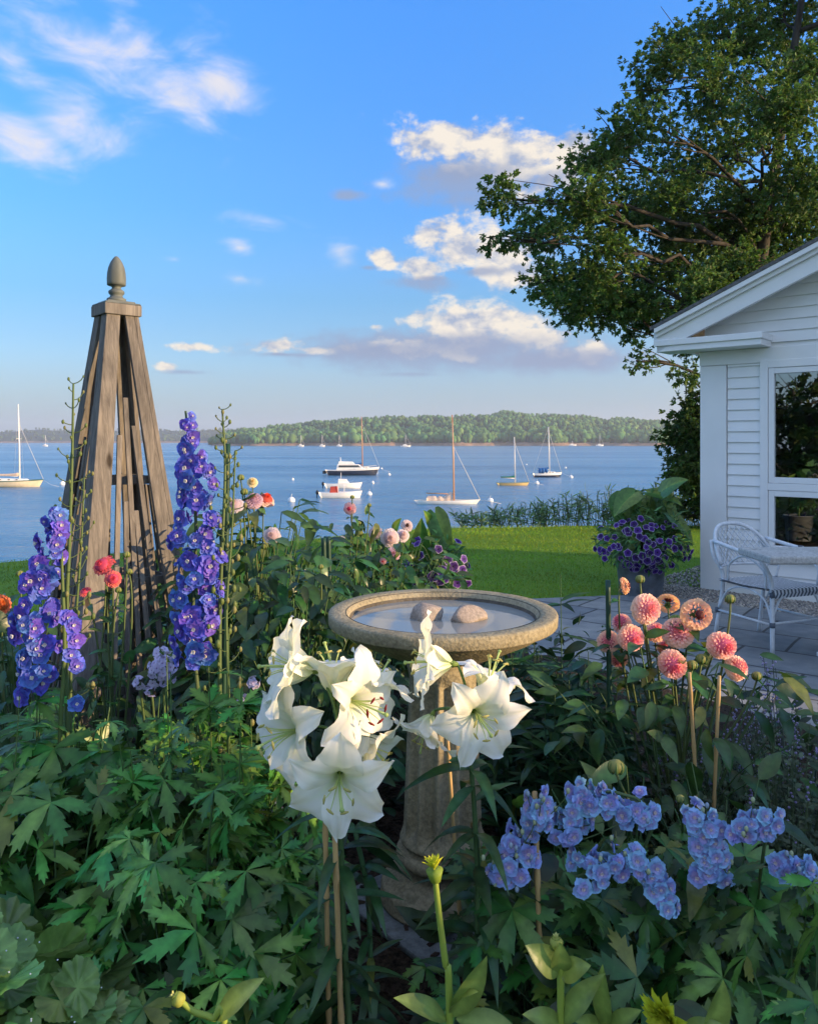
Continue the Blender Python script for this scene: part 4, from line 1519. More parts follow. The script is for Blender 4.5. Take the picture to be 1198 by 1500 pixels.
def build_bath():
    t = thing('birdbath', 'round cast stone birdbath full of water on a fluted pedestal', 'birdbath', BATH)
    mb = MB()
    rim = .954 - .10
    prof = [(.0, rim - .145), (.09, rim - .145), (.15, rim - .125), (.215, rim - .095), (.275, rim - .066), (.306, rim - .045), (.316, rim - .039), (.320, rim - .037), (.328, rim - .036), (.332, rim - .032), (.333, rim - .007), (.331, rim - .002), (.326, rim), (.290, rim),
            (.279, rim - .004), (.272, rim - .016), (.255, rim - .055), (.20, rim - .085), (.0, rim - .095)]
    prof[0] = (.004, prof[0][1])
    prof[-1] = (.004, prof[-1][1])
    lathe(mb, prof, 96)
    mb.build('bowl', M['cast_stone'], t)
    mb = MB()
    lathe(mb, [(.2815, rim - .0015), (.2785, rim - .006), (.2715, rim - .017), (.2545, rim - .054), (.20, rim - .083), (.004, rim - .092)], 96, cap=False)
    mb.build('basin', M['wet_stone'], t)
    mb = MB()
    ang = np.linspace(0, 2 * math.pi, 72, endpoint=False)
    v = [(.2685 * math.cos(a), .2685 * math.sin(a), rim - .026) for a in ang]
    mb.add(v, [tuple(range(72))])
    mb.build('water', M['bath_water'], t)
    mb = MB()

    def flute(a, z):
        s = np.clip(np.minimum((z - .205) / .03, (rim - .19 - z) / .02), 0, 1)[:, None]
        u = (a / (2 * math.pi) * 12 + .3) % 1.0
        w = np.clip((np.abs(u - .5) * 2) / .86, 0, 1)
        return 1 - .21 * s * (1 - w ** 2)[None]
    zz = np.concatenate([[.185, .192, .200, .215, .235], np.linspace(.25, rim - .21, 8), [rim - .195, rim - .185, rim - .172, rim - .165, rim - .148]])
    rr = np.concatenate([[.122, .125, .122, .116, .114], np.linspace(.114, .098, 8), [.0985, .099, .102, .104, .106]])
    lathe(mb, list(zip(rr, zz)), 240, mod=flute)
    mb.build('column', M['cast_stone'], t)
    mb = MB()
    lathe(mb, [(.178, .018), (.183, .022), (.183, .028), (.180, .031), (.180, .060), (.176, .067), (.168, .071), (.155, .073), (.152, .079), (.122, .094), (.096, .108), (.088, .118), (.090, .127), (.100, .130), (.127, .132), (.134, .138), (.136, .148), (.134, .159), (.127, .165), (.113, .167), (.112, .185)], 72)
    mb.build('pedestal_base', M['cast_stone'], t)
    s = P(642, 1352, BY - .02)
    s[2] = .098
    mb = MB()
    box(mb, (-.215, -.215, 0), (.215, .215, .020))
    o = mb.build('paving_slab', M['slate'], smooth=False, bevel=.006)
    o.location = s
    o.rotation_euler = (0, 0, R(41))
    tag(o, 'square grey stone slab on the mulch beneath the birdbath pedestal', 'slab')
    for (px, py, r, lab, sd) in ((623, 893, (.055, .05, .040), 'rounded speckled pinkish stone in the birdbath water, the taller of the two', 1), (686, 895, (.062, .046, .034), 'long low grey brown stone in the birdbath water', 2)):
        mb = MB()
        ellipsoid(mb, (0, 0, 0), r, 28, 16)
        v = mb.v[0]
        g = np.random.default_rng(sd)
        for _ in range(7):
            a = nrm(g.normal(size=3))
            dd = v / np.array(r) @ a
            v = v - np.maximum(0, dd - .72)[:, None] * a * np.array(r) * .8
        v[:, 2] += .12 * v[:, 0] * (1 if sd == 1 else -.6)
        mb.v[0] = v
        o = mb.build('stone', M['pebble'])
        p = P(px, py, BY + .0)
        z = .10 + rim - .026 + .008
        Y = (CZ - z) * F / (py + 8 - HY)
        o.location = ((px - CX) / F * Y, Y, z)
        o.rotation_euler = (0, 0, .3 * sd)
        tag(o, lab, 'stone', 'stones in the birdbath')


build_bath()

# ------------------------------------------------------------------ weathered obelisk trellis


def build_obelisk():
    Y = 3.2
    k = Y / F
    c = P(171, 1130, Y)
    c[2] = .09
    zt = CZ - (463 - HY) * k - c[2]                        # top of the legs above ground
    rot = R(22.8) - math.pi / 2
    t = thing('wooden_obelisk', 'tall weathered wooden garden obelisk with slatted sides and acorn finial', 'trellis', c, 0)

    def half(z):                                          # half diagonal at height z
        return float(np.interp(z, [0, zt], [.425, .092]))
    a0 = math.atan2(-81, -34) + R(20)                               # front corner direction
    dirs = [np.array((math.cos(a0 + q * math.pi / 2), math.sin(a0 + q * math.pi / 2), 0)) for q in range(4)]   # front, right, back, left

    def corner(q, z, grow=0.0):
        return dirs[q] * (half(z) + grow) + np.array((0, 0, z))
    w_leg = .100
    for q in range(4):                                     # L-shaped corner legs, one board on each face
        mb = MB()
        for s in (1, -1):
            o = (q + s) % 4
            pts = []
            for z in (0.0, zt):
                A = corner(q, z)
                e = nrm(corner(o, z) - A)
                nout = nrm(np.cross(e, (0, 0, 1)) * s)
                if np.dot(nout, A) < 0:
                    nout = -nout
                ww = w_leg if z == 0 else .056
                st = .0 if s > 0 else .019
                p0 = A + e * st - nout * .0
                pts.append([p0, A + e * ww, A + e * ww - nout * .019, p0 - nout * .019])
            hexa(mb, pts[0], pts[1])
        mb.build('leg', M['old_wood'], t, smooth=False, bevel=.002)
    # slats: fanning laths of unequal height on every face
    spec = [(.27, .74), (.39, .60), (.51, .82), (.62, .58), (.74, .76)]
    for q in range(4):
        o = (q + 1) % 4
        for i, (u, h) in enumerate(spec if q in (0, 3) else spec[1::2]):
            mb = MB()
            pts = []
            z1 = zt * (h + (0, .05, .08, -.03)[q] * (1 if i % 2 else .6))
            for z in (.03, z1):
                A, B = corner(q, z, -.024), corner(o, z, -.024)
                e = nrm(B - A)
                nout = nrm(np.cross(e, (0, 0, 1)))
                uu = u if z < .1 else .5 + (u - .5) * .58
                p = A + (B - A) * uu
                pts.append([p - e * .0100, p + e * .0100, p + e * .0100 - nout * .010, p - e * .0100 - nout * .010])
            hexa(mb, pts[0], pts[1])
            mb.build('slat', M['old_wood'], t, smooth=False, bevel=.0015)
        for zz in (.16, .40, .80, 1.20):
            if zz > zt * .8:
                continue
            mb = MB()
            A, B = corner(q, zz, -.045), corner(o, zz, -.045)
            e = nrm(B - A)
            nout = nrm(np.cross(e, (0, 0, 1)))
            hw = .016
            hexa(mb, [A - nout * .012 - (0, 0, hw), B - nout * .012 - (0, 0, hw), B - nout * .026 - (0, 0, hw), A - nout * .026 - (0, 0, hw)],
                 [A - nout * .012 + (0, 0, hw), B - nout * .012 + (0, 0, hw), B - nout * .026 + (0, 0, hw), A - nout * .026 + (0, 0, hw)])
            mb.build('crossbar', M['old_wood'], t, smooth=False)
    mb = MB()

    def sq(z0, z1, h0, h1):
        hexa(mb, [d * h0 + (0, 0, z0) for d in dirs], [d * h1 + (0, 0, z1) for d in dirs])
    sq(zt - .004, zt + .040, .106, .106)
    mb.build('collar', M['old_wood'], t, smooth=False, bevel=.003)
    mb = MB()
    sq(zt + .0405, zt + .048, .106, .099)
    sq(zt + .0485, zt + .056, .083, .078)
    mb.build('cap', M['grey_finial'], t, smooth=False, bevel=.003)
    mb = MB()
    z = zt + .056
    s = 1.0
    prof = [(.040, 0), (.041, .008), (.040, .014), (.030, .018), (.026, .024), (.026, .028), (.032, .034), (.034, .041), (.031, .047), (.022, .052), (.018, .058), (.022, .064), (.034, .067), (.039, .069), (.0395, .078), (.040, .095), (.0385, .118), (.034, .140), (.026, .160), (.016, .176), (.007, .186), (.001, .188)]
    lathe(mb, [(r * .93, z + q) for r, q in prof], 32)
    mb.build('finial', M['grey_finial'], t)


build_obelisk()

# ------------------------------------------------------------------ chair, table, planter, stakes


def build_chair():
    fl, fr = np.array((2.41, 5.21, .022)), np.array((2.83, 5.37, .022))
    fwd = nrm(fl - np.array((2.235, 5.66, .022)))
    side = nrm(fr - fl)
    t = thing('bistro_chair', 'white rattan bistro armchair with woven back and striped seat by the table', 'chair', (fl + fr) / 2 - fwd * .24, math.atan2(side[1], side[0]))
    # local frame: x to its side, y to its back, z up; half width .225
    hw, d0, d1, sh = .225, -.24, .22, .43
    m = M['rattan']
    for s in (-1, 1):
        mb = MB()
        tube(mb, spline([(s * hw, d0, 0), (s * (hw - .005), d0 + .01, sh), (s * (hw + .02), d0 + .02, sh + .12), (s * (hw + .035), d0 + .10, sh + .215), (s * (hw + .035), .03, sh + .235), (s * (hw + .02), d1 + .06, sh + .27)], 26), .0145, 8)
        mb.build('leg', m, t)
        mb = MB()
        tube(mb, spline([(s * (hw - .02), d1 + .09, 0), (s * (hw - .03), d1 + .02, sh), (s * (hw + .02), d1 + .06, sh + .16), (s * (hw + .005), d1 + .10, sh + .27)], 16), .014, 8)
        mb.build('leg', m, t)
        mb = MB()
        tube(mb, spline([(s * (hw + .005), d0 + .05, sh), (s * (hw + .012), d0 + .06, sh + .12), (s * (hw + .02), -.02, sh + .20), (s * (hw + .015), d1 - .09, sh + .12), (s * (hw - .005), d1 - .06, sh)], 18), .009, 6)
        mb.build('arm_loop', m, t)
        mb = MB()
        tube(mb, [(s * (hw - .002), d0, .2), (s * (hw - .015), d1 + .06, .2)], .008, 6)
        tube(mb, spline([(s * hw, d0 + .004, .21), (s * hw, d0 + .07, .36), (s * hw, 0, sh - .02), (s * (hw - .01), d1 - .05, .36), (s * (hw - .02), d1 + .05, .21)], 16), .008, 6)
        mb.build('stretcher', m, t)
    mb = MB()
    tube(mb, [(-hw, d0, .21), (hw, d0, .21)], .008, 6)
    tube(mb, spline([(-hw + .01, d0 + .004, .26), (-hw + .08, d0, .38), (0, d0, sh - .015), (hw - .08, d0, .38), (hw - .01, d0 + .004, .26)], 16), .008, 6)
    mb.build('stretcher', m, t)
    # seat with front roll, stripes are woven strands
    mb = MB()
    n = 30
    for i in range(n):
        x0 = -hw - .012 + (2 * hw + .024) * i / n
        x1 = x0 + (2 * hw + .024) / n * .98
        dark = i % 2 == 0
        pts = [(d1 + .02, sh + .002), (0, sh - .004), (d0 + .02, sh + .006), (d0 - .012, sh + .002), (d0 - .018, sh - .022), (d0 - .006, sh - .045)]
        v = []
        for (yy, zz) in pts:
            v += [(x0, yy, zz), (x1, yy, zz)]
        v2 = [(x, y + .006, z - .010) for x, y, z in v]
        f = [(2 * j, 2 * j + 1, 2 * j + 3, 2 * j + 2) for j in range(5)]
        mb.add(v, f, m=1 if dark else 0)
        mb.add(v2, [q[::-1] for q in f], m=1 if dark else 0)
    mb.build('seat', [m, M['weave_dark']], t, smooth=False)
    # rounded back: hoop and lattice
    def back(u, h):                                      # u in -1..1 across, h 0..1 up
        ang = u * 1.15
        top = sh + .085 + h * .27
        x = math.sin(ang) * (hw + .035 + .02 * h) / math.sin(1.15)
        y = d1 - .10 + .20 * math.cos(ang * 1.1) ** 1.0 + .07 * h
        return np.array((x, y, top))
    def hoop(u):
        return back(u, max(0, 1 - abs(u) ** 2.6) * .98 + .10)
    mb = MB()
    tube(mb, [hoop(u) for u in np.linspace(-1, 1, 31)], .014, 8)
    tube(mb, [back(u, 0.0) for u in np.linspace(-1, 1, 21)], .009, 6)
    mb.build('back_hoop', m, t)
    mb = MB()
    for s in (-1, 1):
        for u0 in np.arange(-2.2, 2.2, .135):
            pts = []
            for h in np.linspace(0, 1.0, 9):
                u = u0 + s * h * .62
                if abs(u) < .98 and h <= max(0, 1 - abs(u) ** 2.6) * .98 + .08:
                    pts.append(back(u, h) + (0, .002 * s, 0))
            if len(pts) > 1:
                tube(mb, pts, .0048, 4, caps=False)
    mb.build('back_weave', m, t)
    mb = MB()
    for s in (-1, 1):
        for (x, y, z) in ((s * hw, d0, .2), (s * (hw - .017), d1 + .06, .2), (s * hw, d0, .40), (s * (hw + .037), -.02, sh + .232)):
            tube(mb, [(x, y, z - .016), (x, y, z + .016)], .0185, 8)
    mb.build('cane_binding', M['weave_dark'], t)


build_chair()


def build_table():
    c = np.array((2.78, 4.98, .022))
    t = thing('garden_table', 'stone topped table beside the white rattan chair', 'table', c, R(2))
    mb = MB()
    box(mb, (-.60, -.20, .672), (.62, .24, .722))
    mb.build('tabletop', M['table_stone'], t, smooth=False, bevel=.012)
    for s in (-.02, .46):
        mb = MB()
        hexa(mb, [(s - .05, -.16, .03), (s + .05, -.16, .03), (s + .05, .16, .03), (s - .05, .16, .03)], [(s - .035, -.10, .6725), (s + .035, -.10, .6725), (s + .035, .10, .6725), (s - .035, .10, .6725)])
        box(mb, (s - .06, -.22, 0), (s + .06, .22, .03))
        mb.build('leg', M['white_paint'], t, smooth=False, bevel=.006)


build_table()


def bucket(name, label, c, r0, r1, h, mat):
    t = thing(name, label, 'planter', c)
    mb = MB()
    lathe(mb, [(r0, 0), (r0 + .003, .006), (r1, h - .012), (r1 + .009, h - .010), (r1 + .009, h), (r1 - .008, h), (r1 - .012, h - .05), (.01, h - .05)], 40, cap=False)
    mb.build('pot', M[mat], t)
    mb = MB()
    lathe(mb, [(.005, h - .045), (r1 - .013, h - .046)], 30, cap=False)
    mb.build('potting_soil', M['soil'], t)
    return t


PB = np.array(((938 - CX) / F * 7.35, 7.35, .022))
bucket('flower_planter', 'grey zinc tub planter overflowing with purple petunias on the patio edge', PB, .19, .235, .40, 'zinc')


def stake(label, x0, y0, x1, y1, Y0, Y1, r, mat, z0=.09, nodes=True, group='bamboo canes holding the flowers'):
    a, b = P(x0, y0, Y0), P(x1, y1, Y1)
    if z0 is not None and b[2] > z0:
        b = a + (b - a) * (a[2] - z0) / max(1e-6, a[2] - b[2])
    if z0 is not None and b[2] < z0:
        b = a + (b - a) * (a[2] - z0) / (a[2] - b[2])
    mb = MB()
    n = 26
    pts = np.linspace(a - b, np.zeros(3), n)
    rad = np.full(n, r)
    if nodes:
        rad = rad * np.where(np.arange(n) % 5 == 2, 1.28, 1.0)
    tube(mb, pts, rad, 8)
    name = 'bamboo_cane' if mat == 'bamboo' else 'green_stake'
    o = mb.build(name, M[mat])
    o.location = b
    return tag(o, label, 'plant stake', group)


stake('bamboo cane under the left white lilies, left of the pair', 476, 1190, 482, 1500, 1.60, 1.60, .0052, 'bamboo')
stake('bamboo cane under the left white lilies, right and thicker of the pair', 488, 1150, 500, 1500, 1.56, 1.56, .0056, 'bamboo')
stake('thin bamboo cane between the lilies and the birdbath column', 655, 1080, 676, 1380, 1.95, 1.95, .0048, 'bamboo')
stake('bamboo cane among the peach dahlias, the left and more slanted of the pair', 1009, 985, 1022, 1195, 2.15, 2.15, .0050, 'bamboo')
stake('bamboo cane among the peach dahlias, right of the pair', 1053, 990, 1044, 1205, 2.15, 2.15, .0050, 'bamboo')
stake('short weathered cane standing in the light blue delphiniums', 783, 1160, 787, 1290, 1.62, 1.62, .0055, 'bamboo')
G2 = 'green stakes among the flowers'
stake('dark green stake at the left of the peach dahlias', 890, 850, 892, 1015, 2.45, 2.45, .008, 'green_stake', nodes=False, group=G2)
stake('tall dark green stake along the seed stalk beside the blue delphinium', 334, 650, 329, 960, 2.15, 2.15, .0075, 'green_stake', nodes=False, group=G2)
stake('dark green stake behind the birdbath, left of two close together', 474, 788, 476, 860, 3.7, 3.7, .012, 'green_stake', nodes=False, group=G2)
stake('dark green stake behind the birdbath, right of two close together', 481, 786, 483, 860, 3.75, 3.75, .012, 'green_stake', nodes=False, group=G2)
# ------------------------------------------------------------------ flowers: one mesh of each kind, copied onto the plants
def petal(mb, L, W, az, tilt, base=.0, cup=.25, curl=.3, col0=(1, 1, 1), col1=(1, 1, 1), nv=5, nu=2, tipw=.35, wave=0.0, m=0, z0=0.0, prof=None):
    """one petal from the axis outwards; tilt = rise towards +Z"""
    v, c = [], []
    col0, col1 = np.array(col0), np.array(col1)
    for i in range(nv + 1):
        t = i / nv
        w = W * (prof(t) if prof else (math.sin(math.pi * min(.999, .12 + .80 * t)) ** .75 * (1 - (1 - tipw) * max(0, t - .75) * 4 * .6)))
        for j in range(-nu, nu + 1):
            s = j / nu
            x = s * w
            y = base + L * t - .10 * L * abs(s) ** 2 * (t > .9)
            z = cup * W * s * s * 1.2 - curl * L * t * t + wave * W * math.sin(t * 9 + 3 * s) * abs(s)
            ct, st = math.cos(tilt), math.sin(tilt)
            y2, z2 = y * ct - z * st, y * st + z * ct + z0
            ca, sa = math.cos(az), math.sin(az)
            v.append((x * ca - y2 * sa, x * sa + y2 * ca, z2))
            c.append(col0 + (col1 - col0) * t)
    k = 2 * nu + 1
    f = [(i * k + j, i * k + j + 1, (i + 1) * k + j + 1, (i + 1) * k + j) for i in range(nv) for j in range(k - 1)]
    mb.add(v, f, np.array(c), m)


def proto(ob):
    """take a prototype out of the scene after its copies are made"""
    for c in list(ob.children):
        bpy.data.objects.remove(c)
    bpy.data.objects.remove(ob)


def floret(name, cin, cout, cinner, eye, seed):
    """delphinium floret about one unit across, facing +Z, with its pale bee as a sub-part"""
    g = random.Random(seed)
    mb = MB()
    for k in range(5):
        petal(mb, .50 * g.uniform(.9, 1.08), .27 * g.uniform(.9, 1.1), k * 1.2566 + g.uniform(-.12, .12), R(g.uniform(-2, 13)), .03, .22, g.uniform(.0, .2), cin, cout, 5, 2, .5, .10)
    for k in range(6):
        petal(mb, .34 * g.uniform(.8, 1.15), .18, k * 1.047 + .6 + g.uniform(-.2, .2), R(g.uniform(12, 30)), .02, .3, .2, cinner, cin, 4, 1, .6, .2)
    tube(mb, [(0, 0, .02), (0, -.04, -.16), (0, -.16, -.30)], [.05, .04, .012], 5, cin)
    o = mb.build(name, M['petal_blue'])
    mb = MB()
    for k in range(4):
        petal(mb, .17, .075, k * 1.571 + .3, R(42), .01, .5, -.2, eye, eye, 3, 1, .8, z0=.06)
    mb.build('floret_eye', M['petal'], o)
    return o


def scatter_spike(parent, base, proto_list, line, spread, n, size, seed, taper=True, name='floret', face=(0, -.75, .1), double=1.0):
    """florets round a spike; line = list of points (world), spread = radius along it"""
    g = np.random.default_rng(seed)
    line = spline(line, 40)
    seglen = np.concatenate([[0], np.cumsum(np.linalg.norm(np.diff(line, axis=0), axis=1))])
    for i in range(n):
        u = (i + .5) / n
        s = u * seglen[-1]
        k = min(38, int(np.searchsorted(seglen, s)))
        p = line[k]
        a = i * 2.399 + g.uniform(-.7, .7)
        out = np.array((math.cos(a), math.sin(a), 0))
        if out[1] > .35 and g.random() < .5:
            out[1] *= -1
        sp = float(np.interp(u, np.linspace(0, 1, len(spread)), spread)) if not np.isscalar(spread) else spread
        pos = p + out * sp * g.uniform(.45, 1.15) + (0, 0, g.normal() * .011)
        fd = nrm(out + np.array(face) + g.normal(size=3) * .28)
        sz = size * g.uniform(.72, 1.2) * (1 - .5 * max(0, (.22 - u) / .22) if taper else 1)
        q = proto_list[int(g.integers(len(proto_list)))]
        sub(q, name, parent, pos - base, face_rot(fd, g.uniform(0, 6.28)), sz)


def leafset(mb, temps, pos, d, up, size, tint=None, g=rng):
    n = len(pos)
    X, Y, Z = frames(d, up)
    ti = g.integers(len(temps), size=n)
    for k in range(len(temps)):
        w = ti == k
        mb.inst(temps[k], pos[w], X[w], Y[w], Z[w], np.broadcast_to(size, (n,))[w], None if tint is None else tint[w])


def add_foliage(t, base, rad, h, n, temps, size, seed, lowest=.18, petiole=True, top_bias=.5, stretch=(1, 1), tintr=(.75, 1.25), mat='leaf', col=(.06, .12, .045), droop=.25, center=(0, 0), dome_k=.55):
    """leaves on petioles over a dome, as two parts: foliage and petioles"""
    g = np.random.default_rng(seed)
    base = np.asarray(base, float)
    a = g.uniform(0, 6.283, n)
    r = np.sqrt(g.random(n)) * rad
    dome = h * (1 - dome_k * (r / rad) ** 2)
    lvl = np.where(g.random(n) < top_bias, g.uniform(.80, 1.04, n), g.uniform(lowest, .82, n))
    pos = np.stack([np.cos(a) * r * stretch[0] + center[0], np.sin(a) * r * stretch[1] + center[1], np.maximum(.05, dome * lvl)], 1)
    out = np.stack([np.cos(a), np.sin(a), np.zeros(n)], 1)
    d = nrm(out * (.5 + .5 * (r / rad))[:, None] + g.normal(size=(n, 3)) * .38 + (0, -.22, -droop))
    up = nrm(out * .28 + (0, -.36, .85) + g.normal(size=(n, 3)) * .30)
    tint = np.outer(g.uniform(*tintr, n), (1, 1, 1)) * (1 + g.normal(size=(n, 3)) * (.10, .03, .10))
    mb = MB()
    sz = size * g.uniform(.62, 1.2, n)
    leafset(mb, temps, base + pos, d, up, sz, tint, g)
    mb.build('foliage', M[mat], t, origin=base)
    if petiole:
        mb = MB()
        for i in range(0, n, 1 if n < 100 else 4):
            s = base + (pos[i] * (.25, .25, 0)) + (0, 0, pos[i][2] * .15)
            e = base + pos[i]
            tube(mb, bez(s, (s + e) / 2 + (0, 0, .12 * h) - out[i] * .05 * rad, e, 5), [.0035, .003, .0026, .0022, .0018], 4, col, caps=False)
        mb.build('stems', M['stem'], t, origin=base)


PAL = [t_palmate(5, 108, (.052, .155, .031), .34, s, 1.0, .86) for s in (1, 2, 3)] + [t_palmate(7, 128, (.044, .136, .028), .30, s, .9, .80) for s in (4, 5)]
FINE = [t_palmate(5, 100, (.060, .190, .034), .34, s, 1.25, .64) for s in (11, 12, 13)]
PAL_LIGHT = [t_palmate(5, 104, (.068, .190, .036), .36, s, .9, .72) for s in (6, 7, 8)]
OVATE = [t_blade(1, .20, .26, c_, 7, .40, (.033, .100, .026), 1.35, w_) for c_, w_ in ((.3, .06), (.5, .1), (.15, .05))]
LANCE = [t_blade(1, .10, .3, c_, 7, .36, (.030, .100, .032), 1.35) for c_ in (.25, .55, .8)]
NARROW = [t_blade(1, .055, .3, c_, 6, .4, (.045, .10, .04), 1.3) for c_ in (.2, .5)]
FEATHER = [t_blade(1, .16, .3, .3, 5, .45, (.075, .15, .04), 1.2), t_palmate(5, 80, (.075, .155, .04), .3, 9, .45)]
ROUND = [t_round((.105, .205, .06)), t_round((.09, .18, .055), 10)]
BROAD = [t_blade(1, .24, .35, c_, 9, .42, (.065, .15, .045), 1.5, .03) for c_ in (.25, .5)]


def plant(name, label, cat, px, Y, z=.09, group=None):
    b = P(px, 645, Y)
    b[2] = z
    return thing(name, label, cat, b, 0, group), b


# ------------------------------------------------------------------ delphiniums
fl_blue = [floret('floret', (.09, .085, .56), (.13, .13, .78), (.19, .14, .74), (.82, .78, .82), s) for s in (1, 2, 3)]
fl_pale = [floret('floret', (.30, .36, .80), (.32, .48, .90), (.56, .44, .80), (.70, .62, .70), s) for s in (4, 5, 6)]


def seed_stalk(t, base, line, n, seed, r=.005, pod=.010, name='seed_stalk', lit=(.10, .15, .045), reach=.055):
    """bare stalk with little seed pods on side stalks"""
    g = np.random.default_rng(seed)
    ln = spline(line, 40)
    mb = MB()
    tube(mb, ln, np.linspace(r * .45, r * 1.25, 40), 6, (.075, .13, .045))
    st = mb.build(name, M['stem'], t, origin=base)
    for i in range(n):
        u = (i + .3) / n
        p = ln[int(u * 39)]
        a = i * 2.4 + g.uniform(-.5, .5)
        rr = reach * (.35 + .8 * u) * g.uniform(.7, 1.2)
        e = p + np.array((math.cos(a) * rr, math.sin(a) * rr, rr * g.uniform(.3, .9)))
        q = pod * g.uniform(.6, 1.15) * (.55 + .6 * u)
        mb = MB()
        tube(mb, bez(p, p + (e - p) * (.7, .7, .1), e, 4), .0013, 4, (.08, .13, .045), caps=False)
        ellipsoid(mb, e, (q * .55, q * .55, q * .85), 7, 5, lit if g.random() < .65 else (.17, .18, .07))
        mb.build('seed_pod', M['bud'], t, origin=base)


def build_delphiniums():
    # tall violet blue one beside the obelisk
    Y = 2.1
    t, b = plant('delphinium', 'tall deep blue delphinium spike in full bloom right of the wooden obelisk', 'delphinium', 300, Y, group='dark blue delphiniums')
    L = [P(x, y, Y) for x, y in ((272, 602), (282, 680), (287, 760), (284, 850), (283, 920), (292, 965))]
    mb = MB()
    tube(mb, spline([L[0] - (0, 0, .0), L[2], L[4], P(296, 1100, Y), b], 24), np.linspace(.003, .0075, 24), 7, (.06, .10, .04))
    mb.build('stem', M['stem'], t, origin=b)
    scatter_spike(t, b, fl_blue, L, [.012, .036, .052, .062, .062, .046], 88, .054, 1)
    add_foliage(t, b, .30, .56, 46, PAL, .105, 12, tintr=(.8, 1.3))
    # bare seed stalks right of it
    t, b = plant('delphinium_stalk', 'faded delphinium stalk set with green seed pods beside the tall green stake', 'delphinium', 325, 2.12)
    seed_stalk(t, b, [P(326, 600, 2.12), P(330, 690, 2.12), P(325, 820, 2.12), P(322, 960, 2.12), b], 64, 5, .0055, .0125)
    seed_stalk(t, b + 0, [P(345, 660, 2.05), P(340, 780, 2.05), P(332, 900, 2.05), P(335, 1080, 2.05), b], 46, 6, .0045, .0135)
    add_foliage(t, b, .26, .62, 44, FEATHER, .095, 13, tintr=(.8, 1.4), col=(.09, .16, .05))
    # left one, looser
    Y = 1.95
    t, b = plant('delphinium', 'loose blue delphinium with ragged fading florets at the left side of the obelisk', 'delphinium', 92, Y, group='dark blue delphiniums')
    L = [P(x, y, Y) for x, y in ((82, 742), (80, 790), (66, 850), (52, 920), (58, 965), (44, 1015))]
    mb = MB()
    tube(mb, spline([P(88, 745, Y), P(92, 850, Y), P(95, 960, Y), P(88, 1110, Y), b], 24), np.linspace(.003, .007, 24), 7, (.075, .13, .04))
    mb.build('stem', M['stem'], t, origin=b)
    scatter_spike(t, b, fl_blue, L, [.010, .030, .045, .05, .045, .02], 60, .050, 2, taper=True)
    for i, (x, y) in enumerate(((108, 915), (112, 938), (104, 960), (113, 975), (88, 755), (90, 770), (112, 1030), (100, 905))):
        sub(fl_blue[i % 3], 'floret', t, P(x, y, Y - .04) - b, face_rot((.6, -.8, .1 * (i % 3)), i), .044)
    add_foliage(t, b, .34, .60, 54, PAL, .11, 14, tintr=(.85, 1.4))
    t, b = plant('delphinium_stalk', 'tall bare delphinium stalk with seed pods rising along the left edge of the obelisk', 'delphinium', 104, 2.0)
    seed_stalk(t, b, [P(108, 562, 2.0), P(106, 680, 2.0), P(102, 800, 2.0), P(98, 950, 2.0), b], 52, 7, .0055, .0105, reach=.06)
    seed_stalk(t, b, [P(124, 700, 2.03), P(120, 790, 2.03), P(112, 900, 2.03), P(104, 1000, 2.03), b], 34, 8, .004, .0125)
    add_foliage(t, b, .16, .52, 16, PAL_LIGHT, .095, 15, tintr=(.9, 1.6))
    # flopped pale blue ones at the lower right
    Y = 1.62
    groups = [((787, 1300, 'pale blue delphinium clusters flopped beside the birdbath base, around a short cane'), [([(783, 1165), (786, 1215)], .022, 9), ([(722, 1284), (752, 1262), (772, 1240)], .022, 11), ([(752, 1225), (745, 1245)], .012, 4)]),
              ((860, 1330, 'pale blue delphinium spike arching right above the lower cluster, under the dahlia leaves'), [([(818, 1225), (838, 1195), (868, 1160), (905, 1185), (958, 1195)], .024, 25)]),
              ((930, 1340, 'pale blue delphinium drooping lowest of all, right of the yellow bud stalk'), [([(842, 1285), (888, 1262), (935, 1262), (960, 1285), (978, 1328)], .027, 29)]),
              ((1040, 1330, 'upright pale blue delphinium spike between the bases of the two bamboo canes'), [([(1022, 1185), (1030, 1230), (1042, 1285)], .030, 22)]),
              ((1110, 1340, 'pale lilac blue delphinium cluster furthest right, tinged pink by the low sun'), [([(1086, 1218), (1110, 1205), (1124, 1200)], .024, 12), ([(1135, 1268), (1168, 1272), (1198, 1285)], .020, 12)])]
    for i, ((px, py, lab), runs) in enumerate(groups):
        yy = Y + .05 * (i % 2)
        t, b = plant('delphinium', lab, 'delphinium', px, yy + .08, group='pale blue delphiniums')
        for j, (pts, sp, n) in enumerate(runs):
            ln = [P(x, y, yy) for x, y in pts]
            mb = MB()
            tube(mb, spline([ln[0], ln[len(ln) // 2], ln[-1], (ln[-1] + b) / 2 + (0, .03, .05), b], 16), .0035, 6, (.06, .11, .04))
            mb.build('stem', M['stem'], t, origin=b)
            scatter_spike(t, b, fl_pale, ln, sp * 1.12, int(n * 2.2), .037, 20 + 3 * i + j, taper=False, face=(0, -.8, .15))
        gb = np.random.default_rng(600 + i)
        for j, (pts, sp, n) in enumerate(runs):
            ln = spline([P(x, y, yy) for x, y in pts], 12)
            for q in range(7):
                e = ln[gb.integers(0, 12)] + gb.normal(size=3) * (.022, .012, .020) + (0, -.02, .012)
                mb = MB()
                tube(mb, bez(ln[gb.integers(0, 12)], e - (0, 0, .02), e, 4), .0011, 4, (.08, .14, .05), caps=False)
                ellipsoid(mb, e, (.0045, .0045, .0065), 7, 5, (.24, .30, .42) if q % 2 else (.30, .36, .22))
                mb.build('bud', M['bud'], t, origin=b)
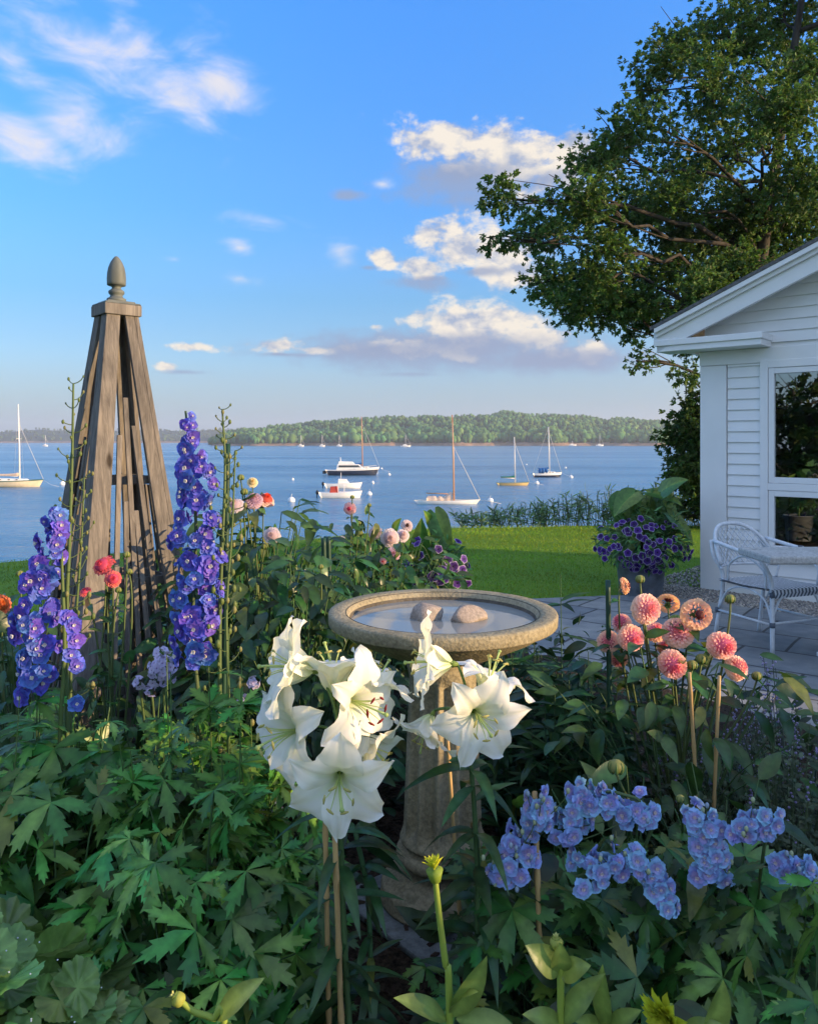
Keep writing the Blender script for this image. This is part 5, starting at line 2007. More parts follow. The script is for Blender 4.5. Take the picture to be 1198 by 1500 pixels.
        add_foliage(t, b, .25, .47, 34, PAL, .10, 30 + i, tintr=(.55, 1.05), center=(0, .02), top_bias=.45)
    for p_ in fl_blue + fl_pale:
        proto(p_)


build_delphiniums()


# ------------------------------------------------------------------ white lilies
def lily_flower(seed, openness=1.0, warm=0.0):
    g = random.Random(seed)
    mb = MB()
    for k in range(6):
        inner = k % 2
        W = (.36 if inner else .25) * g.uniform(.93, 1.05)
        L = 1.28 * g.uniform(.94, 1.06)
        az = k * math.pi / 3 + g.uniform(-.07, .07)
        nv, nu = 15, 5
        th0, th1 = R(17), R(g.uniform(112, 142) * openness)
        r, z = .035, 0.0
        v, c = [], []
        dt = L / nv
        tw = g.uniform(-.25, .25)
        for i in range(nv + 1):
            t = i / nv
            th = th0 + (th1 - th0) * max(0, (t - .13) / .87) ** 1.0
            if i:
                r += math.sin(th) * dt
                z += math.cos(th) * dt
            w = W * (.24 + .95 * math.sin(math.pi * min(1, t ** .95 * .96)) ** .85) * (1 if t < .97 else .35) * (1 if t < .5 else 1 - .55 * (t - .5))
            if t > .9:
                w *= max(.10, (1.0 - t) / .1 * .80 + .10)
            for j in range(-nu, nu + 1):
                s = j / nu
                x = s * w
                ruff = .075 * math.sin(t * 13 + k * 1.7 + (2 if s > 0 else 0)) * abs(s) ** 2.5 * min(1, t * 1.6)
                n = (-math.cos(th), math.sin(th))                  # away from the axis turned up
                cupv = (.30 * (1 - t) - .16 * t) * w * s * s + ruff - .035 * math.exp(-(s / .14) ** 2) * min(1, t * 3) + tw * .12 * s * t
                rr, zz = r + n[0] * cupv, z + n[1] * cupv
                ca, sa = math.cos(az), math.sin(az)
                v.append((rr * ca - x * sa, rr * sa + x * ca, zz))
                base = np.array((.87, .87, .89))
                mid = np.array((.74, .82, .60))
                f = math.exp(-(s / .17) ** 2) * max(0, 1 - t * 1.05) * .7
                th_ = max(0, 1 - t / .24) * .7
                col = base * (1 - f) + mid * f
                col = col * (1 - th_) + np.array((.58, .70, .22)) * th_
                col = col * (1 - .05 * (j % 2) * min(1, t * 3))
                c.append(col)
        q = 2 * nu + 1
        f = [(i * q + j, i * q + j + 1, (i + 1) * q + j + 1, (i + 1) * q + j) for i in range(nv) for j in range(q - 1)]
        mb.add(v, f, np.array(c))
    tube(mb, [(0, 0, .04), (0, 0, -.05), (0, 0, -.13)], [.075, .06, .032], 8, (.22, .32, .08))
    o = mb.build('flower', M['lily'])
    for k in range(6):
        mb = MB()
        a = k * math.pi / 3 + .5
        e = np.array((.24 * math.cos(a), .24 * math.sin(a) - .05, .80))
        tube(mb, bez((0, 0, .05), (.05 * math.cos(a), .05 * math.sin(a), .55), e, 7), [.016, .014, .012, .011, .010, .009, .008], 5, (.55, .66, .30))
        tn = np.array((-math.sin(a), math.cos(a), .2))
        tube(mb, [e - tn * .075, e, e + tn * .075], [.012, .026, .012], 6, (.50, .48, .16) if not warm else (.20, .025, .012))
        mb.build('stamen', M['petal'], o)
    mb = MB()
    tube(mb, bez((0, 0, .05), (0, 0, .6), (.04, -.12, .98), 7), [.02, .02, .018, .018, .018, .02, .03], 6, (.52, .66, .28))
    ellipsoid(mb, (.04, -.12, .98), (.045, .045, .035), 8, 5, (.45, .60, .22))
    mb.build('pistil', M['petal'], o)
    return o


def build_lilies():
    pr = [lily_flower(1), lily_flower(2, .88), lily_flower(3, 1.1), lily_flower(4, 1.0, 1)]
    S = .099

    def lily(label, base_px, Y, top, flowers, lean, nleaf, seed):
        t, b = plant('lily_plant', label, 'lily', base_px, Y, group='white lilies before the birdbath')
        g = np.random.default_rng(seed)
        tp = P(top[0], top[1], Y)
        st = spline([tp, (tp + b) / 2 + lean, b], 24)
        mb = MB()
        tube(mb, st, np.linspace(.0045, .0075, 24), 8, (.05, .11, .04))
        mb.build('stem', M['stem'], t, origin=b)
        for (px, py, dy, axis, k, s) in flowers:               # (px, py) = middle of the flower's mouth
            ax = nrm(axis)
            mouth = P(px, py, Y + dy)
            org = mouth - ax * S * s * .62
            sub(pr[k], 'flower', t, org - b, face_rot(ax, g.uniform(0, 1.0)), S * s)
            mb = MB()
            q = st[int(g.integers(0, 3))]
            tail = org - ax * S * s * .12
            tube(mb, bez(q, (q + tail) / 2 - ax * .02 + (0, 0, .012), tail, 8), np.linspace(.0038, .003, 8), 6, (.07, .15, .045))
            mb.build('flower_stalk', M['stem'], t, origin=b)
        n = nleaf
        u = np.sort(g.uniform(.03, .97, n))
        pos = st[(u * 23).astype(int)]
        a = np.arange(n) * 2.4 + g.uniform(-.3, .3, n)
        out = np.stack([np.cos(a), np.sin(a), g.uniform(-.1, .45, n)], 1)
        mb = MB()
        leafset(mb, LANCE, pos, nrm(out), nrm(np.array((0, -.1, 1)) + g.normal(size=(n, 3)) * .2), g.uniform(.10, .15, n) * np.interp(u, [0, .2, 1], [.6, 1, 1.1]), np.outer(g.uniform(.55, .95, n), (1, 1.02, 1)), g)
        mb.build('foliage', M['leaf'], t, origin=b)
        return t, b
    lily('white lily with the big open bloom facing forward, left of the birdbath column', 520, 1.58, (497, 1085), [
        (410, 972, .02, (-.85, -.30, .28), 1, 1.15), (486, 968, .06, (-.08, .25, .95), 1, 1.05), (402, 1078, .0, (-.74, -.62, .02), 2, 1.28),
        (495, 1160, -.12, (.03, -.97, -.16), 0, 1.12), (540, 1035, -.01, (.72, -.62, -.02), 3, 1.1), (556, 988, .09, (.45, .1, .75), 1, .95), (556, 1105, .04, (.75, -.35, -.5), 1, .9)], (-.01, .03, 0), 34, 3)
    lily('white lily with a sunlit yellow backed trumpet, directly before the birdbath column', 690, 1.66, (684, 1035), [
        (618, 968, .0, (-.93, -.12, .12), 1, 1.05), (724, 978, .05, (.35, .10, .85), 2, 1.0), (707, 1058, -.08, (.22, -.95, -.05), 0, 1.05), (618, 1080, .02, (-.42, -.30, -.80), 1, .82)], (.02, .02, 0), 44, 4)
    for p_ in pr:
        proto(p_)
    t, b = plant('budless_lily', 'flowerless lily stem with narrow dark leaves below the left white lilies', 'lily', 545, 1.68)
    g = np.random.default_rng(9)
    st = spline([P(520, 1215, 1.68), P(540, 1330, 1.68), b], 16)
    mb = MB()
    tube(mb, st, .0055, 7, (.04, .10, .045))
    mb.build('stem', M['stem'], t, origin=b)
    n = 42
    pos = st[g.integers(0, 16, n)]
    a = g.uniform(0, 6.28, n)
    mb = MB()
    leafset(mb, LANCE, pos, nrm(np.stack([np.cos(a), np.sin(a), g.uniform(-.2, .4, n)], 1)), np.array((0, -.2, 1)) + g.normal(size=(n, 3)) * .2, g.uniform(.08, .13, n), np.outer(g.uniform(.5, .8, n), (1, 1, 1)), g)
    mb.build('foliage', M['leaf'], t, origin=b)


build_lilies()


# ------------------------------------------------------------------ dahlias
def dahlia_head(name, n, cin, cout, cmid=None, flat=1.0, th_max=130, seed=0, pw=.17, pl=.36, pointed=False, centre=None, tipc=None):
    """ball or decorative dahlia, radius about one, facing +Z"""
    g = np.random.default_rng(seed)
    cin, cout = np.array(cin), np.array(cout)
    cmid = (cin + cout) / 2 if cmid is None else np.array(cmid)
    v, f = [], []
    rows = [(0, .34), (.35, .75), (.72, 1.0), (1, .30 if pointed else .62)]
    tv, tc = [], []
    for (t, w) in rows:
        for s in (-1, 0, 1):
            tv.append((s * w, t, .55 * (abs(s) - .35) * w * (1 - .3 * t)))
            tc.append(t)
    tf = group_faces([(3 * i + j, 3 * i + j + 1, 3 * i + j + 4, 3 * i + j + 3) for i in range(3) for j in range(2)])
    tv, tc = np.array(tv), np.array(tc)
    mb = MB()
    for i in range(n):
        u = (i + .5) / n
        th = R(th_max) * u ** .55
        ph = i * 2.39996 + g.uniform(-.06, .06)
        d = np.array((math.sin(th) * math.cos(ph), math.sin(th) * math.sin(ph), math.cos(th) * flat))
        tang = np.array((math.cos(th) * math.cos(ph), math.cos(th) * math.sin(ph), -math.sin(th) * flat))
        ydir = nrm(d + tang * (.28 if flat > .7 else .55) * min(1, u * 2) + g.normal(size=3) * .05)
        zdir = nrm(-tang + .25 * d)
        X, Y, Z = frames(ydir[None], zdir[None])
        L = pl * (.55 + .65 * min(1, u * 1.5)) * g.uniform(.9, 1.1)
        W = pw * (.40 + .75 * min(1, u * 1.6))
        base = d * (1 - pl * .82) * (.95 if flat > .7 else (.35 + .4 * u))
        loc = tv * (W, L, W)
        p = base + loc[:, :1] * X + loc[:, 1:2] * Y + loc[:, 2:3] * Z
        k = u ** .8
        c = cin * (1 - 2 * k) + cmid * 2 * k if k < .5 else cmid * (2 - 2 * k) + cout * (2 * k - 1)
        tip = c * 1.15 if tipc is None else np.array(tipc)
        col = c[None] * (1 - tc[:, None] * .6) + tip[None] * tc[:, None] * .6
        mb.add(p, tf, col)
    if centre is None:
        ellipsoid(mb, (0, 0, .02), (.66, .66, .66 * flat + .05), 16, 9, cin * .8)
    for i in range(26):                                  # tight young petals in the middle
        u = (i + .5) / 26
        th = .42 * math.sqrt(u)
        ph = i * 2.39996
        d = np.array((math.sin(th) * math.cos(ph), math.sin(th) * math.sin(ph), math.cos(th)))
        if centre is not None and u < .7:
            continue
        X, Y, Z = frames(nrm(d * (1, 1, 1) + g.normal(size=3) * .06)[None], nrm(np.array((-math.cos(ph), -math.sin(ph), .3)))[None])
        L, W = pl * .55, pw * .42
        loc = tv * (W, L, W)
        p = d * np.array((.62, .62, .62 * flat + .03)) + loc[:, :1] * X + loc[:, 1:2] * Y + loc[:, 2:3] * Z
        mb.add(p, tf, np.broadcast_to(cin, (len(tv), 3)))
    ob = mb.build(name, M['petal'])
    mb = MB()
    if centre is not None:
        ellipsoid(mb, (0, 0, .60 * flat + .1), (.30, .30, .16), 14, 7, centre, jit=.08)
        mb.build('flower_centre', M['petal'], ob)
    mb = MB()
    for k in range(6):
        petal(mb, .5, .16, k * 1.047, R(-52), .06, .4, .2, (.09, .17, .05), (.07, .14, .04), 3, 1, .4, z0=-.42 * flat)
    tube(mb, [(0, 0, -.30 * flat), (0, 0, -.75 * max(.75, flat))], [.26, .08], 7, (.08, .15, .045))
    mb.build('calyx', M['bud'], ob)
    return ob


def dahlia_plant(label, base_px, Y, heads, protos, fol, seed, buds=(), cat='dahlia', group=None, temps=None, spread=.28, h=.6, n=60, size=.11, tintr=(.7, 1.15), z=.09, stemcol=(.075, .12, .04), fstretch=(1, 1), top=.6, name='dahlia_plant', dk=.55):
    t, b = plant(name, label, cat, base_px, Y, z, group)
    g = np.random.default_rng(seed)
    along = []
    for (px, py, dy, dia, axis, k) in heads:
        Yh = Y + dy
        p = P(px, py, Yh)
        s = dia / 2 / F * Yh
        ax = nrm(axis)
        sub(protos[k], 'flower', t, p - b, face_rot(nrm(ax + g.normal(size=3) * .12), g.uniform(0, 6)), (s * g.uniform(.92, 1.06), s * g.uniform(.92, 1.06), s * g.uniform(.76, 1.02)))
        mb = MB()
        e = p - ax * s * .7
        low = b + np.array((g.uniform(-.06, .06), g.uniform(-.05, .05), .1))
        midp = low + (e - low) * .7 - ax * np.array((.05, .05, 0)) + (0, 0, .02)
        tube(mb, bez(low, midp, e, 10), np.linspace(.0042, .0026, 10), 6, stemcol)
        mb.build('flower_stalk', M['stem'], t, origin=b)
        if n:
            ln = bez(low, midp, e, 12)
            m = 8
            q = ln[g.integers(4, 11, m)]
            a = g.uniform(0, 6.28, m)
            along.append((q, np.stack([np.cos(a), np.sin(a), g.uniform(-.1, .5, m)], 1)))
    if along:
        mb = MB()
        q = np.concatenate([u for u, _ in along])
        dd = np.concatenate([w for _, w in along])
        leafset(mb, temps or OVATE, q, nrm(dd), nrm(g.normal(size=(len(q), 3)) * .3 + (0, -.3, .85)), size * .75 * g.uniform(.6, 1.1, len(q)), np.outer(g.uniform(*tintr, len(q)), (1, 1, 1)), g)
        mb.build('stalk_leaves', M['leaf'], t, origin=b)
    for (px, py, dy, dia) in buds:
        p = P(px, py, Y + dy)
        s = dia / 2 / F * Y
        mb = MB()
        ellipsoid(mb, p, (s, s, s * .9), 10, 7, (.22, .24, .07))
        for k in range(7):
            a = k * .9
            tube(mb, bez(p + (s * .5 * math.cos(a), s * .5 * math.sin(a), -s * .8), p + (s * 1.25 * math.cos(a), s * 1.25 * math.sin(a), -s * .3), p + (s * .75 * math.cos(a), s * .75 * math.sin(a), s * .75), 5), [s * .2, s * .24, s * .2, s * .12, s * .02], 4, (.10, .17, .05))
        mb.build('bud', M['bud'], t, origin=b)
        mb = MB()
        tube(mb, bez(p - (0, 0, s * .8), p - (g.uniform(-.03, .03), 0, .10), b + (g.uniform(-.05, .05), 0, .15), 9), np.linspace(.003, .0045, 9), 5, stemcol)
        mb.build('bud_stalk', M['stem'], t, origin=b)
    if n:
        add_foliage(t, b, spread, h, n, temps or OVATE, size, seed + 50, tintr=tintr, stretch=fstretch, top_bias=top, dome_k=dk)
    return t, b


def build_dahlias():
    pk = (.80, .19, .22)
    ball = [dahlia_head('flower', 150, (.82, .20, .34), (.93, .70, .56), (.90, .44, .42), 1.0, 138, 1, tipc=(.94, .74, .62)),
            dahlia_head('flower', 165, (.84, .28, .38), (.93, .74, .60), (.91, .52, .46), .95, 132, 2, tipc=(.94, .78, .66)),
            dahlia_head('flower', 84, (.70, .22, .22), (.92, .66, .50), (.90, .54, .42), .72, 118, 3, pw=.20, centre=(.10, .02, .02), tipc=(.92, .64, .40))]
    F0 = (0, -.9, .35)
    heads = [(915, 858, .05, 24, (.75, -.2, .2), 2), (947, 892, -.05, 44, (.15, -.9, .3), 1), (978, 883, .08, 30, (.2, .6, .5), 2), (1020, 900, .0, 43, (.1, -.9, .25), 2),
             (909, 912, .1, 28, (-.4, -.3, .8), 0), (925, 935, -.02, 38, (.3, -.9, .2), 0), (992, 926, .02, 44, (-.3, -.7, .4), 1), (890, 940, .04, 32, (-.5, -.7, .1), 1),
             (985, 974, -.08, 42, (-.1, -.95, .1), 0), (1058, 946, -.05, 41, (.2, -.9, .25), 0), (1079, 978, -.02, 36, (.7, -.5, .2), 1), (960, 925, .1, 30, (0, -.4, .7), 0),
             (905, 965, .1, 30, (-.2, -.5, -.3), 1), (975, 948, .12, 26, (.3, -.3, .6), 0)]
    buds = [(937, 848, .0, 13), (1069, 877, -.02, 14), (1013, 974, -.06, 15), (1027, 965, -.04, 16), (1108, 990, 0, 14), (902, 1123, -.75, 16), (996, 1170, -.7, 9)]
    dahlia_plant('peach pink ball dahlia bush in full bloom tied to canes at the patio edge', 985, 2.42, heads, ball, None, 3, buds, n=190, h=.80, spread=.42, size=.105, fstretch=(1.1, .8), tintr=(.6, 1.1), dk=.35, top=.45)
    hot = [dahlia_head('flower', 70, (.75, .10, .16), (.80, .07, .20), (.85, .14, .10), .6, 105, 4, pw=.15, pl=.55, pointed=True, tipc=(.86, .30, .22))]
    dahlia_plant('bright coral pink dahlia with spiky blooms before the obelisk', 152, 2.65, [(150, 828, 0, 34, (-.2, -.7, .6), 0), (166, 848, -.03, 26, (.3, -.8, .3), 0), (125, 866, 0, 18, (-.3, -.6, .6), 0), (160, 820, .05, 22, (.2, .2, .9), 0)], hot, None, 5,
                 [(186, 812, .02, 10), (190, 837, 0, 9), (174, 864, 0, 9)], n=70, h=.62, spread=.30, size=.085, temps=OVATE, tintr=(.8, 1.4))
    orange = [dahlia_head('flower', 60, (.75, .22, .05), (.82, .10, .09), (.82, .16, .06), .6, 105, 14, pw=.17, pl=.5, pointed=True, tipc=(.86, .34, .12))]
    dahlia_plant('orange red dahlia at the far left behind the blue delphinium', 10, 2.8, [(2, 885, 0, 30, (.3, -.7, .5), 0), (-22, 870, .05, 28, (.1, -.5, .7), 0)], orange, None, 6, [(30, 840, .1, 10)], n=60, h=.66, spread=.34, size=.09, tintr=(.7, 1.3))
    pale = [dahlia_head('flower', 92, (.72, .55, .62), (.76, .68, .74), None, .62, 112, 6, pw=.19, pl=.5, tipc=(.80, .72, .78)),
            dahlia_head('flower', 60, (.80, .40, .50), (.80, .55, .62), None, .55, 105, 7, pw=.22, pl=.5, tipc=(.82, .58, .64), centre=(.55, .05, .09)),
            dahlia_head('flower', 54, (.66, .52, .60), (.72, .60, .68), None, .5, 102, 8, pw=.24, pl=.5, tipc=(.76, .66, .72), centre=(.05, .02, .02)),
            dahlia_head('flower', 120, (.60, .35, .50), (.68, .50, .62), None, .9, 125, 9, pw=.17, pl=.4, tipc=(.72, .56, .66)),
            dahlia_head('flower', 80, (.82, .66, .36), (.84, .74, .50), None, .62, 112, 10, pw=.19, pl=.5, tipc=(.86, .78, .58)),
            dahlia_head('flower', 80, (.78, .12, .08), (.82, .62, .56), None, .62, 112, 11, pw=.2, pl=.5, tipc=(.84, .70, .64))]
    dahlia_plant('leafy dahlia bush with pale lilac and white blooms left of the birdbath', 385, 3.2, [(398, 784, -.15, 27, (-.1, -.9, .3), 0), (372, 733, .1, 26, (0, -.5, .8), 3), (344, 740, .05, 30, (-.3, -.6, .6), 0), (390, 731, .15, 30, (.4, -.5, .6), 5), (370, 706, .1, 17, (.2, -.8, .5), 4)],
                 pale, None, 7, [(353, 699, .1, 10), (358, 720, .1, 11), (388, 800, -.1, 10)], n=520, h=1.12, spread=.42, size=.105, tintr=(.6, 1.25), top=.35, dk=.3)
    dahlia_plant('second dark leaved dahlia bush directly behind the left white lilies', 440, 2.9, [], pale, None, 8, [(470, 830, 0, 8)], n=330, h=.88, spread=.38, size=.105, tintr=(.5, 1.05), top=.4, dk=.35)
    dahlia_plant('airy dahlia with a single pink bloom standing high against the water', 512, 4.1, [(512, 745, 0, 19, (-.1, -.95, .2), 1), (484, 860, 0, 10, (0, -.8, .5), 0)], pale, None, 9, [(516, 728, 0, 6), (541, 740, 0, 6), (526, 766, 0, 6)], n=260, h=1.0, spread=.36, size=.09, tintr=(.6, 1.3), top=.35, dk=.4)
    dahlia_plant('group of whitish lilac dahlias with one dark eyed bloom behind the birdbath', 572, 4.2, [(549, 780, .05, 22, (-.2, -.8, .5), 2), (571, 788, -.05, 31, (0, -.9, .3), 0), (596, 770, .1, 18, (.1, -.8, .4), 2), (590, 784, .05, 22, (.4, -.7, .4), 0), (576, 811, -.1, 19, (.2, -.9, .2), 3), (561, 822, -.1, 11, (-.2, -.9, .2), 1), (499, 792, 0, 16, (-.2, -.6, .7), 0)],
                 pale, None, 10, [(528, 781, 0, 8)], n=320, h=.90, spread=.42, size=.09, tintr=(.6, 1.25), top=.4, dk=.4)
    for p_ in ball + hot + orange + pale:
        proto(p_)


build_dahlias()


# ------------------------------------------------------------------ petunias, elephant ears, phlox, catmint
def small_flower(name, n, r, c0, c1, rim, eye, depth=.5, seed=0, L=.5, W=.3):
    mb = MB()
    for k in range(n):
        petal(mb, L, W, k * 2 * math.pi / n, R(24), .02, .1, .35, c0, c1, 4, 2, .8, .08)
    o = mb.build(name, M['petal'])
    if rim is not None:
        col = o.data.attributes['col'].data
        co = np.array([v.co[:] for v in o.data.vertices])
        rad = np.hypot(co[:, 0], co[:, 1])
        for i, q in enumerate(rad):
            if q > .43:
                col[i].color = (*rim, 1)
    mb = MB()
    ellipsoid(mb, (0, 0, .03), (.09, .09, .05), 8, 5, eye)
    mb.build('flower_centre', M['petal'], o)
    return o


def t_ear_leaf(t, b, base, tip, mid_out, size, face, name='leaf', col=(.10, .22, .04), wide=1.0):
    """one big arrow leaf on its own stalk"""
    mb = MB()
    d = nrm(np.asarray(tip) - np.asarray(mid_out))
    X, Y, Z = frames(d[None], np.asarray(face, float)[None])
    tv, tf, tc = t_heart(col)
    tv = tv * (wide, 1, wide)
    mb.inst((tv, tf, tc), np.asarray(mid_out, float)[None], X, Y, Z, size)
    lf = mb.build(name, M['leaf'], t, origin=b)
    mb = MB()
    tube(mb, bez(base, (np.asarray(base) + mid_out) / 2 + (0, 0, .08), mid_out, 8), np.linspace(.011, .005, 8), 6, (.10, .18, .05))
    o = mb.build('leaf_stalk', M['stem'], lf, origin=b)


def petunia_mass(label, c, r, h, nfl, nleaf, size, seed, front=True, hang=.5, group=None, ext=(1, 1), zoff=0, leafsize=.06):
    t = thing('petunia_plant', label, 'petunia', c, 0, group)
    g = np.random.default_rng(seed)
    c = np.asarray(c, float)
    mb = MB()
    n = nleaf
    dirs = nrm(g.normal(size=(n, 3)) * (1, 1, .75) + (0, -.15, .15))
    pos = c + dirs * (r * ext[0], r * ext[0], h) * g.uniform(.4, 1.0, n)[:, None] ** .5 + (0, 0, zoff)
    leafset(mb, OVATE + NARROW, pos, nrm(dirs + g.normal(size=(n, 3)) * .5 + (0, 0, -.2)), nrm(dirs * .5 + (0, -.2, .8) + g.normal(size=(n, 3)) * .4), leafsize * g.uniform(.6, 1.2, n), np.outer(g.uniform(1.0, 1.9, n), (1.15, 1.1, 1.2)), g)
    mb.build('foliage', M['leaf_small'], t, origin=c)
    mb = MB()
    for i in range(0, n, 6):
        tube(mb, bez(c + (0, 0, -.05), (c + pos[i]) / 2 + (0, 0, .05), pos[i], 5), .003, 4, (.06, .11, .04), caps=False)
    mb.build('stems', M['stem'], t, origin=c)
    for i in range(nfl):
        d = nrm(g.normal(size=3) * (1, .6, .75) + (0, -.8, .05))
        d = d if d[1] < .3 else d * (1, -1, 1)
        p = d * (r * ext[0], r * ext[0], h) * g.uniform(.92, 1.06) + (0, 0, zoff)
        sub(PET[i % 2], 'flower', t, p, face_rot(nrm(d + (0, -.6, .1) + g.normal(size=3) * .2), g.uniform(0, 6)), size * g.uniform(.8, 1.15))
    return t


def sprig_plant(name, label, cat, px, Y, rad, h, nst, leaf, nleaf, size, col, seed, tint=(.6, 1.2), flowers=None, lean=(0, 0), group=None, z=.09, stretch=(1, 1), up=.5):
    """many fine upright stems with small leaves"""
    t, b = plant(name, label, cat, px, Y, z, group)
    g = np.random.default_rng(seed)
    sm, lm, fm = MB(), MB(), MB()
    for i in range(nst):
        a, r = g.uniform(0, 6.28), math.sqrt(g.random()) * rad
        o = np.array((math.cos(a) * r * stretch[0], math.sin(a) * r * stretch[1], 0))
        hh = h * g.uniform(.65, 1.08) * (1 - .35 * (r / rad) ** 2)
        e = b + o * 1.25 + (lean[0] * hh, lean[1] * hh, hh)
        p = bez(b + o * .5, b + o * 1.0 + (0, 0, hh * .6), e, 8)
        tube(sm, p, np.linspace(.003, .0012, 8), 4, col, caps=False)
        m = nleaf
        u = g.uniform(.15, 1, m)
        pos = p[(u * 7).astype(int)] + g.normal(size=(m, 3)) * .004
        aa = g.uniform(0, 6.28, m)
        d = nrm(np.stack([np.cos(aa), np.sin(aa), np.full(m, up) + g.normal(size=m) * .2], 1))
        leafset(lm, leaf, pos, d, nrm(np.array((0, -.2, 1)) + g.normal(size=(m, 3)) * .4), size * g.uniform(.6, 1.2, m), np.outer(g.uniform(*tint, m), (1, 1, 1)), g)
        if flowers and g.random() < flowers[2]:
            for k in range(flowers[1]):
                q = e + (g.normal() * .006, g.normal() * .006, -k * .012 + g.normal() * .003)
                ellipsoid(fm, q, (.0042, .0042, .0036), 5, 4, np.array(flowers[0]) * g.uniform(.8, 1.2))
    sm.build('stems', M['stem'], t, origin=b)
    lm.build('foliage', M['leaf_small'], t, origin=b)
    if fm.n:
        fm.build('flower_spikes', M['petal'], t, origin=b)['kind'] = 'stuff'
    return t, b


PET = [small_flower('flower', 5, .5, (.05, .015, .16), (.16, .05, .42), (.62, .55, .74), (.02, .01, .05)),
       small_flower('flower', 5, .5, (.03, .01, .09), (.09, .03, .24), (.55, .50, .66), (.02, .01, .05))]


def build_pots():
    c = PB + (0, -.02, .46)
    petunia_mass('dark purple white rimmed petunias spilling over the zinc tub', c, .43, .25, 92, 1100, .066, 3, ext=(1.0, 1), leafsize=.07)
    t = thing('elephant_ear', 'broad light green elephant ear leaves rising from the zinc tub', 'elephant ear', PB + (0, 0, .4))
    b = PB + (0, 0, .4)
    g = np.random.default_rng(5)
    for (px, py, tx, ty, s, fx) in ((912, 752, 906, 806, .26, (-.5, -.6, .5)), (940, 752, 935, 770, .30, (-.1, -.5, .85)), (968, 750, 990, 785, .34, (.4, -.5, .7)), (955, 742, 975, 745, .26, (.1, -.3, .9)),
                                    (985, 778, 1012, 800, .26, (.5, -.5, .6)), (925, 745, 900, 765, .24, (-.3, -.5, .8)), (942, 780, 948, 812, .26, (0, -.8, .5)), (972, 738, 985, 728, .22, (.1, -.6, .6)), (925, 800, 920, 822, .2, (0, -.8, .5))):
        Yl = 7.35 + g.uniform(-.12, .15)
        m, tp = P(px, py - 20, Yl), P(tx, ty - 20, Yl - .08)
        t_ear_leaf(t, b, b + (0, 0, .0), tp, m, s * 1.1, fx)
    sprig_plant('ornamental_grass', 'feathery light green ornamental grass standing behind the petunias in the zinc tub', 'ornamental grass', 950, 7.42, .26, .66, 70, NARROW, 16, .16, (.12, .20, .05), 44, tint=(1.4, 2.4), z=.36, up=.9)
    # the tub hidden behind the bath
    c2 = P(640, 850, 4.75)
    c2[2] = .10
    bucket('flower_planter', 'grey tub mostly hidden behind the birdbath under purple petunias', c2, .15, .18, .34, 'zinc')
    petunia_mass('purple white rimmed petunias behind the birdbath, below two upright elephant ears', c2 + (-.01, -.12, .56), .19, .24, 46, 460, .058, 6, leafsize=.055)
    t = thing('elephant_ear', 'two upright light green elephant ear leaves behind the birdbath', 'elephant ear', c2 + (0, 0, .3))
    b = c2 + (0, 0, .3)
    for (px, py, tx, ty, s, fx) in ((615, 814, 616, 770, .235, (-.1, -.95, .2)), (640, 760, 655, 800, .235, (-.3, -.9, .4)), (629, 762, 624, 750, .10, (.3, -.9, .3)), (646, 800, 650, 838, .21, (.4, -.8, .3)), (578, 775, 583, 762, .11, (-.3, -.8, .4))):
        t_ear_leaf(t, b, b, P(tx, ty, 4.65), P(px, py, 4.72), s, fx, wide=.62)
    # phlox by the foot of the obelisk
    ph = small_flower('floret', 5, .5, (.58, .52, .78), (.56, .52, .80), None, (.35, .25, .5), W=.24)
    t, b = plant('phlox', 'pale lavender phlox panicle at the foot of the obelisk', 'phlox', 238, 2.45)
    for (px, py, r, n) in ((238, 980, .045, 70), (205, 1000, .016, 6), (222, 1010, .014, 5)):
        cc = P(px, py, 2.40)
        for i in range(n):
            d = nrm(g.normal(size=3) + (0, -.5, .2))
            sub(ph, 'floret', t, cc + d * r * np.array((.9, .9, 1.25)) * g.uniform(.45, 1.2) - b, face_rot(d + g.normal(size=3) * .4, i), .026 * g.uniform(.7, 1.15))
        mb = MB()
        tube(mb, bez(cc, cc + (0, .05, -.15), b, 8), .004, 6, (.06, .11, .04))
        mb.build('stem', M['stem'], t, origin=b)
    add_foliage(t, b, .22, .46, 40, LANCE, .11, 77, tintr=(.6, 1.1))
    t, b = plant('phlox', 'pale lilac phlox tucked among leaves left of the white lilies', 'phlox', 352, 2.3)
    for (px, py, r, n) in ((358, 1030, .022, 14), (372, 1000, .015, 7), (398, 1190, .03, 12)):
        cc = P(px, py, 2.25)
        for i in range(n):
            d = nrm(g.normal(size=3) + (0, -.5, .2))
            sub(ph, 'floret', t, cc + d * r - b, face_rot(d, i), .024)
    add_foliage(t, b, .20, .42, 40, LANCE, .10, 78, tintr=(.5, .9))
    proto(ph)
    for p_ in PET:
        proto(p_)


build_pots()


